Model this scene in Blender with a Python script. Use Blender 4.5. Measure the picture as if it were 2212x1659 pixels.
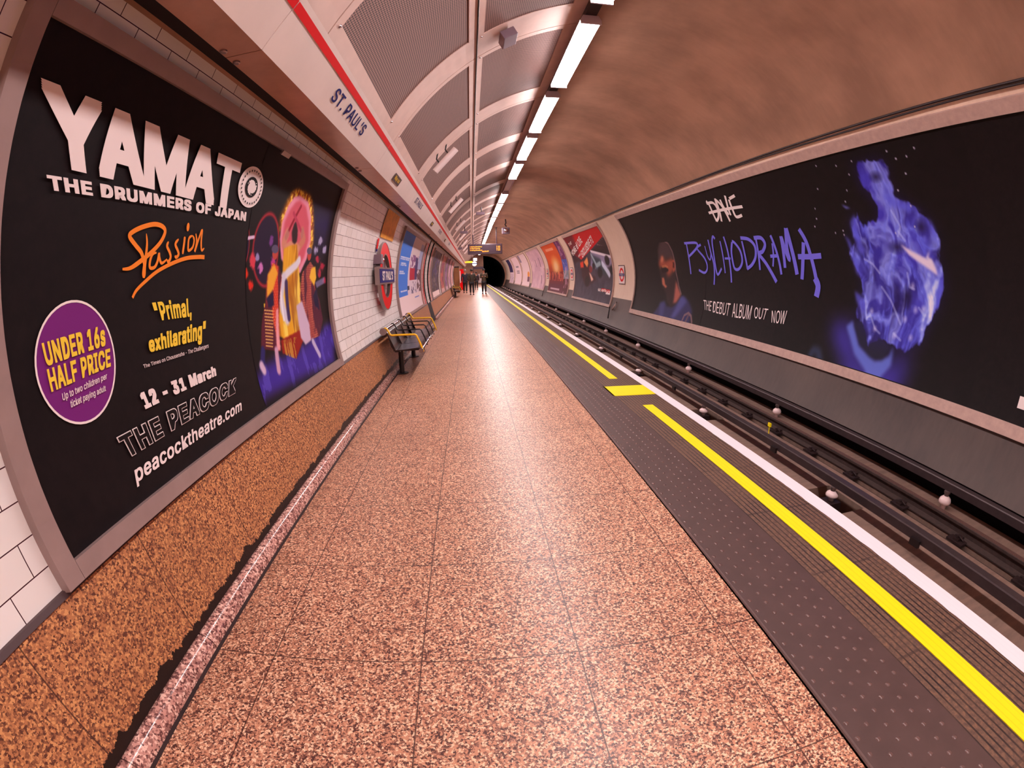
import bpy, bmesh, math, random, os
import numpy as np
from mathutils import Matrix, Vector
random.seed(7)
for o in list(bpy.data.objects): bpy.data.objects.remove(o, do_unlink=True)
SC = bpy.context.scene
COL = SC.collection
PI = math.pi
# ------------------------------------------------------------------ camera (wide fisheye-like phone lens)
A1, A3 = 1.098816707, -0.0382263310517        # theta = A1 r + A3 r^3, r in half frame widths
CAM = Vector((0, 0, 1.5))
ROT = ((0.9960876507977413, 0.042350681336020934, -0.07756166397526355),
       (-0.08532432111703327, 0.23244202676708553, -0.9688603947000449),
       (-0.023003307461195166, 0.9716877708311371, 0.23514617552293174))
cd = bpy.data.cameras.new('camera')
cam = bpy.data.objects.new('camera', cd); COL.objects.link(cam)
cd.type = 'PANO'
cd.sensor_width = 36.0; cd.sensor_fit = 'HORIZONTAL'
cd.panorama_type = 'FISHEYE_LENS_POLYNOMIAL'
cd.fisheye_fov = math.radians(220)
cd.fisheye_polynomial_k0 = 0
cd.fisheye_polynomial_k1 = -A1 / 18
cd.fisheye_polynomial_k2 = 0
cd.fisheye_polynomial_k3 = -A3 / 18 ** 3
cd.fisheye_polynomial_k4 = 0
cd.clip_start = 0.02; cd.clip_end = 300
cam.matrix_world = Matrix.Translation(CAM) @ Matrix(ROT).to_4x4()
SC.camera = cam
# ------------------------------------------------------------------ world, exposure
w = bpy.data.worlds.new('world'); SC.world = w; w.use_nodes = True
w.node_tree.nodes['Background'].inputs[0].default_value = (0.02, 0.014, 0.014, 1)
w.node_tree.nodes['Background'].inputs[1].default_value = 0.3
SC.view_settings.view_transform = 'Standard'
SC.view_settings.look = 'None'
SC.view_settings.exposure = 0.0
SC.view_settings.gamma = 1.0
SC.view_settings.use_curve_mapping = False
LAMP_COLOR = (1.0, 0.88, 0.88)
LAMP_STRENGTH = 58.0
SC.cycles.sample_clamp_indirect = 4.0
# ------------------------------------------------------------------ tunnel section
CX, CZ, RW = 1.73, 1.31, 3.26       # station tunnel axis and lining radius
PX, PZ, PR = 1.915, 1.332, 3.161    # suspended ceiling panel arc
YN, YF = -9.0, 68.0
BED = -0.53

def lin(c):
    c = [x / 255 for x in c]
    return tuple([x / 12.92 if x <= 0.04045 else ((x + 0.055) / 1.055) ** 2.4 for x in c])

# ------------------------------------------------------------------ materials
def new_mat(name):
    m = bpy.data.materials.new(name); m.use_nodes = True
    nt = m.node_tree; b = nt.nodes['Principled BSDF']
    return m, nt, b
def N(nt, t, **k):
    n = nt.nodes.new(t)
    for a, v in k.items(): setattr(n, a, v)
    return n
def math_n(nt, op, a, b=None, c=None):
    n = N(nt, 'ShaderNodeMath', operation=op)
    for i, v in enumerate((a, b, c)):
        if v is None: continue
        if isinstance(v, (int, float)): n.inputs[i].default_value = v
        else: nt.links.new(v, n.inputs[i])
    return n.outputs[0]
def mix_n(nt, f, a, b):
    n = N(nt, 'ShaderNodeMix', data_type='RGBA')
    if isinstance(f, (int, float)): n.inputs[0].default_value = f
    else: nt.links.new(f, n.inputs[0])
    for i, v in ((6, a), (7, b)):
        if isinstance(v, tuple): n.inputs[i].default_value = (*v[:3], 1)
        else: nt.links.new(v, n.inputs[i])
    return n.outputs[2]
def noise_n(nt, scale, detail=2, rough=0.5, vec=None, stretch=None):
    n = N(nt, 'ShaderNodeTexNoise'); n.inputs['Scale'].default_value = scale
    n.inputs['Detail'].default_value = detail; n.inputs['Roughness'].default_value = rough
    if vec is None:
        vec = N(nt, 'ShaderNodeNewGeometry').outputs['Position']
    if stretch:
        mp = N(nt, 'ShaderNodeMapping'); mp.inputs['Scale'].default_value = stretch
        nt.links.new(vec, mp.inputs['Vector']); vec = mp.outputs[0]
    nt.links.new(vec, n.inputs['Vector'])
    return n.outputs[0]
def ramp_n(nt, f, stops, interp='LINEAR'):
    n = N(nt, 'ShaderNodeValToRGB'); n.color_ramp.interpolation = interp
    el = n.color_ramp.elements
    while len(el) < len(stops): el.new(0.5)
    for e, (p, c) in zip(el, stops):
        e.position = p; e.color = (*c[:3], 1) if len(c) >= 3 else (c[0],) * 3 + (1,)
    nt.links.new(f, n.inputs[0]); return n.outputs[0]
def xyz(nt):
    s = N(nt, 'ShaderNodeSeparateXYZ'); nt.links.new(N(nt, 'ShaderNodeNewGeometry').outputs['Position'], s.inputs[0])
    return s.outputs
def bump(nt, b, h, dist=0.004, strength=0.6):
    n = N(nt, 'ShaderNodeBump'); n.inputs['Strength'].default_value = strength; n.inputs['Distance'].default_value = dist
    nt.links.new(h, n.inputs['Height']); nt.links.new(n.outputs[0], b.inputs['Normal'])
def M(name, rgb, rough=0.5, metal=0.0, emit=None, es=0.0, var=0.0, vscale=4.0, spec=0.5, coat=0.0, bmp=0.0):
    m, nt, b = new_mat(name); c = lin(rgb)
    b.inputs['Base Color'].default_value = (*c, 1); b.inputs['Roughness'].default_value = rough
    b.inputs['Metallic'].default_value = metal; b.inputs['Specular IOR Level'].default_value = spec
    b.inputs['Coat Weight'].default_value = coat
    if var:
        f = noise_n(nt, vscale, 5, 0.6)
        f = ramp_n(nt, f, [(0.3, (0,)), (0.7, (1,))])
        nt.links.new(mix_n(nt, f, tuple(x * (1 - var) for x in c), tuple(min(1, x * (1 + var)) for x in c)), b.inputs['Base Color'])
    if bmp: bump(nt, b, noise_n(nt, 90, 3), bmp, 0.5)
    if emit:
        b.inputs['Emission Color'].default_value = (*emit, 1); b.inputs['Emission Strength'].default_value = es
    return m

def granite(name, base, dark, light, scale, x0=None, xp=None, y0=None, yp=None, stain=False, grime=False, rough=0.35, jw=0.0029, darkness=0.5):
    m, nt, b = new_mat(name)
    pos = N(nt, 'ShaderNodeNewGeometry').outputs['Position']
    wob = N(nt, 'ShaderNodeTexNoise'); wob.inputs['Scale'].default_value = scale * 1.3; wob.inputs['Detail'].default_value = 1
    nt.links.new(pos, wob.inputs['Vector'])
    vm = N(nt, 'ShaderNodeVectorMath', operation='MULTIPLY_ADD'); nt.links.new(wob.outputs['Color'], vm.inputs[0]); vm.inputs[1].default_value = (0.012,) * 3; nt.links.new(pos, vm.inputs[2])
    vo = N(nt, 'ShaderNodeTexVoronoi'); vo.inputs['Scale'].default_value = scale; nt.links.new(vm.outputs[0], vo.inputs['Vector'])
    sc_ = N(nt, 'ShaderNodeSeparateColor'); nt.links.new(vo.outputs['Color'], sc_.inputs[0]); n1 = sc_.outputs[0]; n2 = sc_.outputs[1]
    mid = tuple((a + d) / 2 for a, d in zip(base, dark))
    c = ramp_n(nt, n1, [(0.0, lin(dark)), (0.17 + darkness * 0.1, lin(mid)), (0.46, lin(base)), (0.80, lin(light))], 'CONSTANT')
    big = ramp_n(nt, noise_n(nt, 1.1, 3), [(0.3, (0.9, 0.88, 0.86)), (0.7, (1.05, 1.05, 1.05))])
    mm = N(nt, 'ShaderNodeMix', data_type='RGBA', blend_type='MULTIPLY'); mm.inputs[0].default_value = 1
    nt.links.new(c, mm.inputs[6]); nt.links.new(big, mm.inputs[7]); c = mm.outputs[2]
    P = xyz(nt); j = None
    for ax, o, p in ((0, x0, xp), (1, y0, yp)):
        if p:
            d = math_n(nt, 'PINGPONG', math_n(nt, 'SUBTRACT', P[ax], o), p / 2)
            l = math_n(nt, 'LESS_THAN', d, jw)
            j = l if j is None else math_n(nt, 'MAXIMUM', j, l)
    if j is not None: c = mix_n(nt, math_n(nt, 'MULTIPLY', j, 0.85), c, lin((60, 30, 28)))
    if stain:
        e = noise_n(nt, 7, 5, 0.75, stretch=(1, 1, 0.4))
        lim = math_n(nt, 'MULTIPLY_ADD', e, 0.13, 0.065)
        s = math_n(nt, 'LESS_THAN', P[2], lim)
        c = mix_n(nt, s, c, lin((26, 12, 10)))
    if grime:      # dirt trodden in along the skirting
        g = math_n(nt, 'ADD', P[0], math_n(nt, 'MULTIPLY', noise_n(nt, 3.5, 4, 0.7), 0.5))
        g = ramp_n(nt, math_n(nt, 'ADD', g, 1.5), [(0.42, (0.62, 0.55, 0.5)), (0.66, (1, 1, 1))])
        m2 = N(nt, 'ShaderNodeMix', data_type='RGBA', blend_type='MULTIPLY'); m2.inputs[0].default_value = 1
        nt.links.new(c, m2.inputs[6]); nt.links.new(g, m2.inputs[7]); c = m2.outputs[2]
    nt.links.new(c, b.inputs['Base Color'])
    r = ramp_n(nt, n2, [(0.3, (rough - 0.04,)), (0.7, (rough + 0.08,))])
    nt.links.new(r, b.inputs['Roughness'])
    return m

def tile_mat():
    m, nt, b = new_mat('white_glazed_tile')
    uv = N(nt, 'ShaderNodeUVMap'); uv.uv_map = 'UVMap'
    br = N(nt, 'ShaderNodeTexBrick'); br.offset = 0.5
    br.inputs['Scale'].default_value = 1; br.inputs['Brick Width'].default_value = 0.245
    br.inputs['Row Height'].default_value = 0.1185; br.inputs['Mortar Size'].default_value = 0.0022
    br.inputs['Mortar Smooth'].default_value = 0.1
    br.inputs['Color1'].default_value = (*lin((244, 236, 234)), 1); br.inputs['Color2'].default_value = (*lin((236, 226, 222)), 1)
    br.inputs['Mortar'].default_value = (*lin((70, 30, 40)), 1)
    nt.links.new(uv.outputs[0], br.inputs['Vector'])
    nt.links.new(br.outputs['Color'], b.inputs['Base Color'])
    b.inputs['Roughness'].default_value = 0.22
    bump(nt, b, math_n(nt, 'SUBTRACT', 1, br.outputs['Fac']), 0.002, 0.5)
    return m

def perf_mat():
    m, nt, b = new_mat('perforated_steel')
    uv = N(nt, 'ShaderNodeUVMap'); uv.uv_map = 'UVMap'
    s = N(nt, 'ShaderNodeSeparateXYZ'); nt.links.new(uv.outputs[0], s.inputs[0])
    p = 0.025
    def dots(ox, oy):
        dx = math_n(nt, 'PINGPONG', math_n(nt, 'ADD', s.outputs[0], ox), p / 2 * 1.0)
        dy = math_n(nt, 'PINGPONG', math_n(nt, 'ADD', s.outputs[1], oy), p * 0.866)
        return math_n(nt, 'SQRT', math_n(nt, 'ADD', math_n(nt, 'MULTIPLY', dx, dx), math_n(nt, 'MULTIPLY', dy, dy)))
    d = math_n(nt, 'MINIMUM', dots(0, 0), dots(p / 2, p * 0.866))
    hole = math_n(nt, 'LESS_THAN', d, 0.0088)
    c = mix_n(nt, hole, lin((160, 118, 108)), lin((54, 32, 32)))
    nt.links.new(c, b.inputs['Base Color']); b.inputs['Roughness'].default_value = 0.6
    return m

def rib_mat():      # ribbed edge paving: grooves along the platform, one joint every 0.71 m
    m, nt, b = new_mat('ribbed_paving')
    P = xyz(nt)
    d = math_n(nt, 'PINGPONG', math_n(nt, 'SUBTRACT', P[0], 1.697), 0.0185)
    g = math_n(nt, 'LESS_THAN', d, 0.0052)
    j = math_n(nt, 'LESS_THAN', math_n(nt, 'PINGPONG', math_n(nt, 'SUBTRACT', P[1], 0.882), 0.355), 0.008)
    n1 = noise_n(nt, 40, 4, 0.7)
    c = ramp_n(nt, n1, [(0.3, lin((78, 56, 50))), (0.5, lin((104, 76, 62))), (0.72, lin((132, 94, 70)))])
    mask = ramp_n(nt, noise_n(nt, 2.4, 3), [(0.38, (0.6,)), (0.6, (1,))])
    c = mix_n(nt, math_n(nt, 'MULTIPLY', math_n(nt, 'MAXIMUM', g, math_n(nt, 'MULTIPLY', j, 0.6)), mask), c, lin((38, 22, 22)))
    nt.links.new(c, b.inputs['Base Color']); b.inputs['Roughness'].default_value = 0.6
    bump(nt, b, math_n(nt, 'SUBTRACT', 1, g), 0.004, 0.5)
    return m

def paint_mat(name, rgb, wear=0.12):   # yellow / white platform paint over the ribs
    m, nt, b = new_mat(name)
    P = xyz(nt)
    g = math_n(nt, 'LESS_THAN', math_n(nt, 'PINGPONG', math_n(nt, 'SUBTRACT', P[0], 1.697), 0.0185), 0.0028)
    f = ramp_n(nt, noise_n(nt, 60, 4, 0.7), [(0.25, (1,)), (0.34, (0,))])
    c = mix_n(nt, math_n(nt, 'MULTIPLY', f, wear * 3), lin(rgb), lin((110, 74, 54)))
    c = mix_n(nt, math_n(nt, 'MULTIPLY', g, wear), c, lin((90, 60, 30)))
    nt.links.new(c, b.inputs['Base Color']); b.inputs['Roughness'].default_value = 0.5
    return m

def plaster(name, a, c2, streak=0.4, rough=0.55):
    m, nt, b = new_mat(name)
    n1 = noise_n(nt, 1.1, 4, 0.55, stretch=(1, 0.9, 0.7))
    n2 = noise_n(nt, 7, 4, 0.6, stretch=(0.6, 2.4, 0.6))
    f = math_n(nt, 'ADD', math_n(nt, 'MULTIPLY', n1, 1 - streak), math_n(nt, 'MULTIPLY', n2, streak))
    nt.links.new(ramp_n(nt, f, [(0.35, lin(a)), (0.65, lin(c2))]), b.inputs['Base Color'])
    b.inputs['Roughness'].default_value = rough
    return m
def vcol_mat(name, rough=0.35):
    m, nt, b = new_mat(name)
    a = N(nt, 'ShaderNodeVertexColor'); a.layer_name = 'Col'
    nt.links.new(a.outputs[0], b.inputs['Base Color']); b.inputs['Roughness'].default_value = 0.5; b.inputs['Specular IOR Level'].default_value = 0.18
    return m
def black_mat():
    m, nt, b = new_mat('poster_black')
    f = noise_n(nt, 14, 6, 0.75)
    nt.links.new(ramp_n(nt, f, [(0.3, lin((17, 11, 14))), (0.7, lin((29, 20, 22)))]), b.inputs['Base Color'])
    b.inputs['Roughness'].default_value = 0.5; b.inputs['Specular IOR Level'].default_value = 0.18
    return m

MT = {}
MT['floor'] = granite('platform_granite', (204, 142, 112), (82, 46, 42), (246, 200, 166), 138, 0.366, 0.654, 2.824, 0.7122, rough=0.36, grime=True)
MT['dado'] = granite('dado_granite', (188, 124, 82), (96, 54, 42), (220, 156, 102), 124, None, None, 0.664, 0.731, stain=True, rough=0.42, darkness=0.4)
MT['skirt'] = granite('skirting_granite', (206, 150, 138), (110, 70, 68), (240, 196, 180), 100, None, None, 2.824, 0.7122, rough=0.13)
MT['tile'] = tile_mat(); MT['perf'] = perf_mat(); MT['rib'] = rib_mat()
MT['tact'] = M('tactile_rubber', (82, 60, 57), 0.5, var=0.12, vscale=8)
MT['stud'] = M('tactile_stud', (104, 78, 74), 0.2)
MT['yellow'] = paint_mat('yellow_paint', (252, 228, 10), 0.12)
MT['white'] = paint_mat('white_paint', (240, 228, 234), 0.03)
MT['vault'] = plaster('vault_plaster', (152, 112, 92), (190, 142, 118), 0.15)
MT['cream'] = plaster('cream_wall', (222, 192, 172), (236, 208, 188), 0.5, 0.4)
MT['dim'] = plaster('grimy_wall', (70, 56, 54), (90, 73, 68), 0.3, 0.5)
MT['bed'] = plaster('track_concrete', (112, 88, 78), (140, 110, 96), 0.6, 0.75)
MT['dark'] = M('dark_void', (26, 16, 22), 0.9)
MT['soot'] = M('sooty_steel', (52, 36, 36), 0.5, 0.3, var=0.2, vscale=12)
MT['rail'] = M('rail_head', (190, 150, 140), 0.25, 0.9)
MT['rust'] = M('rusty_rail', (62, 45, 42), 0.7, 0.2, var=0.25, vscale=20)
MT['crail'] = M('conductor_rail_steel', (72, 58, 60), 0.42, 0.4, var=0.15, vscale=10)
MT['pot'] = M('glazed_ceramic', (236, 206, 204), 0.15)
MT['frame'] = M('frame_grey', (156, 130, 126), 0.4, 0.1, var=0.08, vscale=6)
MT['frame2'] = M('frame_stone', (190, 156, 146), 0.6, var=0.12, vscale=12)
MT['fr_dark'] = M('frame_edge_dark', (70, 46, 48), 0.4)
MT['black'] = black_mat()
MT['art'] = vcol_mat('printed_paper')
MT['panelframe'] = M('ceiling_enamel', (218, 184, 172), 0.42, var=0.06, vscale=5)
MT['frieze'] = M('frieze_enamel', (240, 222, 216), 0.35, var=0.04, vscale=3)
MT['soffit'] = M('soffit_steel', (186, 140, 120), 0.32, 0.25, var=0.14, vscale=5)
MT['red'] = M('line_red', (226, 4, 14), 0.45, spec=0.15)
MT['navy'] = M('sign_blue', (26, 22, 104), 0.5, spec=0.15)
MT['chrome'] = M('chrome', (215, 200, 205), 0.15, 1.0)
MT['steel'] = M('brushed_steel', (150, 130, 128), 0.35, 0.8)
MT['blackm'] = M('black_metal', (34, 24, 26), 0.4, 0.2)
MT['seat'] = M('dark_perforated_seat', (66, 52, 52), 0.28, 0.5, var=0.25, vscale=40)
MT['yel2'] = M('yellow_rail_coating', (240, 184, 30), 0.35)
MT['paper'] = M('white_print', (238, 218, 216), 0.45)
MT['ltype'] = M('white_lettering', (244, 226, 224), 0.45)
MT['ytype'] = M('yellow_lettering', (246, 206, 60), 0.45)
MT['otype'] = M('orange_lettering', (244, 132, 30), 0.45)
MT['btype'] = M('blue_lettering', (110, 104, 226), 0.45)
MT['purple'] = M('purple_disc', (116, 24, 116), 0.45)
MT['grey'] = M('grey_enamel', (120, 96, 108), 0.4)
MT['cable'] = M('cable_black', (40, 24, 26), 0.5)
MT['lamp'] = M('lamp_diffuser', (255, 255, 255), 0.4, emit=LAMP_COLOR, es=LAMP_STRENGTH)
MT['housing'] = M('lamp_housing', (214, 196, 206), 0.4, 0.2)
MT['amber'] = M('amber_led', (255, 140, 20), 0.5, emit=(1, 0.42, 0.03), es=1.8)
MT['signbody'] = M('sign_body', (74, 48, 60), 0.4)
MT['signface'] = M('sign_face', (60, 30, 50), 0.35)
MT['litwhite'] = M('lit_sign_white', (255, 250, 245), 0.4, emit=(1, 0.88, 0.86), es=1.1)
MT['lityel'] = M('lit_sign_yellow', (255, 220, 30), 0.4, emit=(1, 0.7, 0.05), es=1.0)
MT['tan'] = M('tan_panel', (140, 88, 48), 0.5, var=0.15)
MT['orange_notice'] = M('orange_notice', (236, 160, 60), 0.5, var=0.2, vscale=8)  # reflected sign light put into the colour
MT['skin'] = M('skin', (176, 116, 92), 0.5)
MT['hair'] = M('dark_hair', (30, 20, 18), 0.6)
MT['ghair'] = M('grey_hair', (150, 130, 124), 0.6)
MT['coat1'] = M('navy_coat', (34, 28, 46), 0.7); MT['coat2'] = M('olive_jacket', (54, 46, 34), 0.7)
MT['coat3'] = M('khaki_jacket', (70, 56, 40), 0.7); MT['trs'] = M('dark_trousers', (26, 22, 28), 0.7)
MT['coat4'] = M('dark_purple_coat', (48, 30, 42), 0.7)
MT['shoe'] = M('black_shoes', (18, 14, 14), 0.4)
MT['redlens'] = M('red_lens', (220, 20, 30), 0.2)

# ------------------------------------------------------------------ mesh helpers
class MB:
    def __init__(s): s.v = []; s.f = []; s.m = []; s.uv = {}
    def add(s, vs, fs, mi=0):
        o = len(s.v); s.v += [tuple(q) for q in vs]; s.f += [tuple(i + o for i in f) for f in fs]; s.m += [mi] * len(fs); return o
    def box(s, a, b, mi=0):
        x0, y0, z0 = a; x1, y1, z1 = b
        s.add([(x0, y0, z0), (x1, y0, z0), (x1, y1, z0), (x0, y1, z0), (x0, y0, z1), (x1, y0, z1), (x1, y1, z1), (x0, y1, z1)],
              [(0, 3, 2, 1), (4, 5, 6, 7), (0, 1, 5, 4), (1, 2, 6, 5), (2, 3, 7, 6), (3, 0, 4, 7)], mi); return s
    def extr(s, prof, y0, y1, mi=0, closed=True):      # profile (x,z) swept along Y
        n = len(prof)
        vs = [(x, y0, z) for x, z in prof] + [(x, y1, z) for x, z in prof]
        fs = [(i, (i + 1) % n, n + (i + 1) % n, n + i) for i in range(n if closed else n - 1)]
        if closed: fs += [tuple(range(n - 1, -1, -1)), tuple(range(n, 2 * n))]
        s.add(vs, fs, mi); return s
    def tube(s, pts, r, seg=10, mi=0, r2=None, caps=True):
        pts = [Vector(p) for p in pts]; n = len(pts); rs = [r] * n if r2 is None else [r + (r2 - r) * i / (n - 1) for i in range(n)]
        vs = []
        for i, p in enumerate(pts):
            t = (pts[min(i + 1, n - 1)] - pts[max(i - 1, 0)]).normalized()
            up = Vector((0, 0, 1)) if abs(t.z) < 0.9 else Vector((1, 0, 0))
            a = t.cross(up).normalized(); b = t.cross(a)
            for k in range(seg):
                an = 2 * PI * k / seg; vs.append(p + a * math.cos(an) * rs[i] + b * math.sin(an) * rs[i])
        fs = [(i * seg + k, i * seg + (k + 1) % seg, (i + 1) * seg + (k + 1) % seg, (i + 1) * seg + k) for i in range(n - 1) for k in range(seg)]
        if caps: fs += [tuple(range(seg - 1, -1, -1)), tuple(range((n - 1) * seg, n * seg))]
        s.add(vs, fs, mi); return s
    def lathe(s, c, prof, seg=16, mi=0):
        cx, cy, cz = c; vs = []
        for r, z in prof:
            for k in range(seg): vs.append((cx + r * math.cos(2 * PI * k / seg), cy + r * math.sin(2 * PI * k / seg), cz + z))
        n = len(prof)
        fs = [(i * seg + k, i * seg + (k + 1) % seg, (i + 1) * seg + (k + 1) % seg, (i + 1) * seg + k) for i in range(n - 1) for k in range(seg)]
        fs += [tuple(range(seg - 1, -1, -1)), tuple(range((n - 1) * seg, n * seg))]
        s.add(vs, fs, mi); return s
    def build(s, name, mats, parent=None, smooth=False, uvf=None, bevel=0):
        me = bpy.data.meshes.new(name); me.from_pydata(s.v, [], s.f)
        if not isinstance(mats, (list, tuple)): mats = [mats]
        for m in mats: me.materials.append(MT[m] if isinstance(m, str) else m)
        if len(mats) > 1: me.polygons.foreach_set('material_index', s.m)
        if smooth: me.polygons.foreach_set('use_smooth', [True] * len(me.polygons))
        if uvf:
            ul = me.uv_layers.new(name='UVMap')
            for l in me.loops: ul.data[l.index].uv = uvf(me.vertices[l.vertex_index].co)
        me.update()
        o = bpy.data.objects.new(name, me); COL.objects.link(o)
        if parent is not None: o.parent = parent
        if bevel:
            bm = o.modifiers.new('bevel', 'BEVEL'); bm.width = bevel; bm.segments = 2; bm.limit_method = 'ANGLE'
        return o
def tag(o, label, cat, group=None, kind=None):
    if label: o['label'] = label
    if cat: o['category'] = cat
    if group: o['group'] = group
    if kind: o['kind'] = kind
    return o
def struct(o): o['kind'] = 'structure'; return o
def empty(name, loc=(0, 0, 0), rz=0):
    o = bpy.data.objects.new(name, None); COL.objects.link(o); o.location = loc; o.rotation_euler[2] = rz
    o.empty_display_size = 0.1; return o
def dup(root, off=(0, 0, 0), label=None):
    r = root.copy(); COL.objects.link(r); r.location = Vector(root.location) + Vector(off)
    if label: r['label'] = label
    for ch in list(root.children):
        c = ch.copy(); COL.objects.link(c); c.parent = r
        for g in list(ch.children):
            d = g.copy(); COL.objects.link(d); d.parent = c
    return r
def arc(cx, cz, r, a0, a1, n):      # angles in degrees about (cx,cz)
    return [(cx + r * math.cos(math.radians(a0 + (a1 - a0) * i / n)), cz + r * math.sin(math.radians(a0 + (a1 - a0) * i / n))) for i in range(n + 1)]

# ------------------------------------------------------------------ lining coordinates: (Y, v) with v the arc length above the tunnel axis
RS = 3.24
def S(side, Y, v, r=RS):
    a = v / RS
    return (CX + side * r * math.cos(a), Y, CZ + r * math.sin(a))
_R = np.array(ROT)
def lining(px, py, side):       # where the sight line of a photographed point meets the curved lining
    x = (px - 1106) / 1106; y = -(py - 829.5) / 1106; r = math.hypot(x, y) + 1e-12
    th = A1 * r + A3 * r ** 3; s = math.sin(th) / r
    d = _R @ np.array([s * x, s * y, -math.cos(th)])
    ox, oz = -CX, 1.5 - CZ
    a = d[0] ** 2 + d[2] ** 2; b = ox * d[0] + oz * d[2]; c = ox * ox + oz * oz - RS * RS
    t = (-b + math.sqrt(b * b - a * c)) / a
    z = 1.5 + d[2] * t - CZ
    return d[1] * t, RS * math.asin(max(-1, min(1, z / RS)))
# ------------------------------------------------------------------ lettering
FONT = None
try:
    _p = os.path.join(bpy.utils.resource_path('LOCAL'), 'datafiles', 'fonts', 'Inter.woff2')
    if os.path.exists(_p): FONT = bpy.data.fonts.load(_p)
except Exception: FONT = None
def glyphs(text, bold=0.0, shear=0.0, res=3, font=True, space=1.0, raw=False):
    cu = bpy.data.curves.new('txt', 'FONT'); cu.body = text; cu.shear = shear; cu.resolution_u = res
    cu.space_character = space + bold * 2.6
    if FONT and font: cu.font = FONT
    if bold < 0: cu.offset = bold
    o = bpy.data.objects.new('txt', cu); COL.objects.link(o)
    bpy.context.view_layer.update()
    me = o.evaluated_get(bpy.context.evaluated_depsgraph_get()).to_mesh()
    v0 = [(q.co.x, q.co.y) for q in me.vertices]; f0 = [tuple(p.vertices) for p in me.polygons]
    bpy.data.objects.remove(o); bpy.data.curves.remove(cu)
    v, f = [(a, b, 0.0) for a, b in v0], list(f0)
    if bold > 0:        # heavier weight: the outline laid again a little to every side
        v, f = [], []
        for dx, dy in [(p, q) for p in (-1, -.5, 0, .5, 1) for q in (-.8, -.4, 0, .4, .8) if bold > .034 and max(abs(p), abs(q) * 1.25) == 1] + [(p, q) for p in (-1, 0, 1) for q in (-.8, 0, .8)]:
            k = len(v); lay = 6e-5 * (k // max(1, len(v0))); v += [(a + dx * bold, b + dy * bold, lay) for a, b in v0]; f += [tuple(i + k for i in q) for q in f0]
    if raw: return v, f
    xs = [a for a, b, c in v]; ys = [b for a, b, c in v]; x0, x1, y0, y1 = min(xs), max(xs), min(ys), max(ys)
    return [((a - x0) / (x1 - x0), (b - y0) / (y1 - y0), c) for a, b, c in v], f
def cutmesh(v, f, n):
    if n < 2: return v, f
    bm = bmesh.new(); vs = [bm.verts.new(q) for q in v]
    for q in f:
        try: bm.faces.new([vs[i] for i in q])
        except ValueError: pass
    for k in range(1, n):
        bmesh.ops.bisect_plane(bm, geom=bm.verts[:] + bm.edges[:] + bm.faces[:], plane_co=(0, k / n, 0), plane_no=(0, 1, 0), dist=1e-6)
    bm.verts.index_update()
    out = [tuple(q.co) for q in bm.verts], [tuple(x.index for x in q.verts) for q in bm.faces]
    bm.free(); return out
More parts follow.
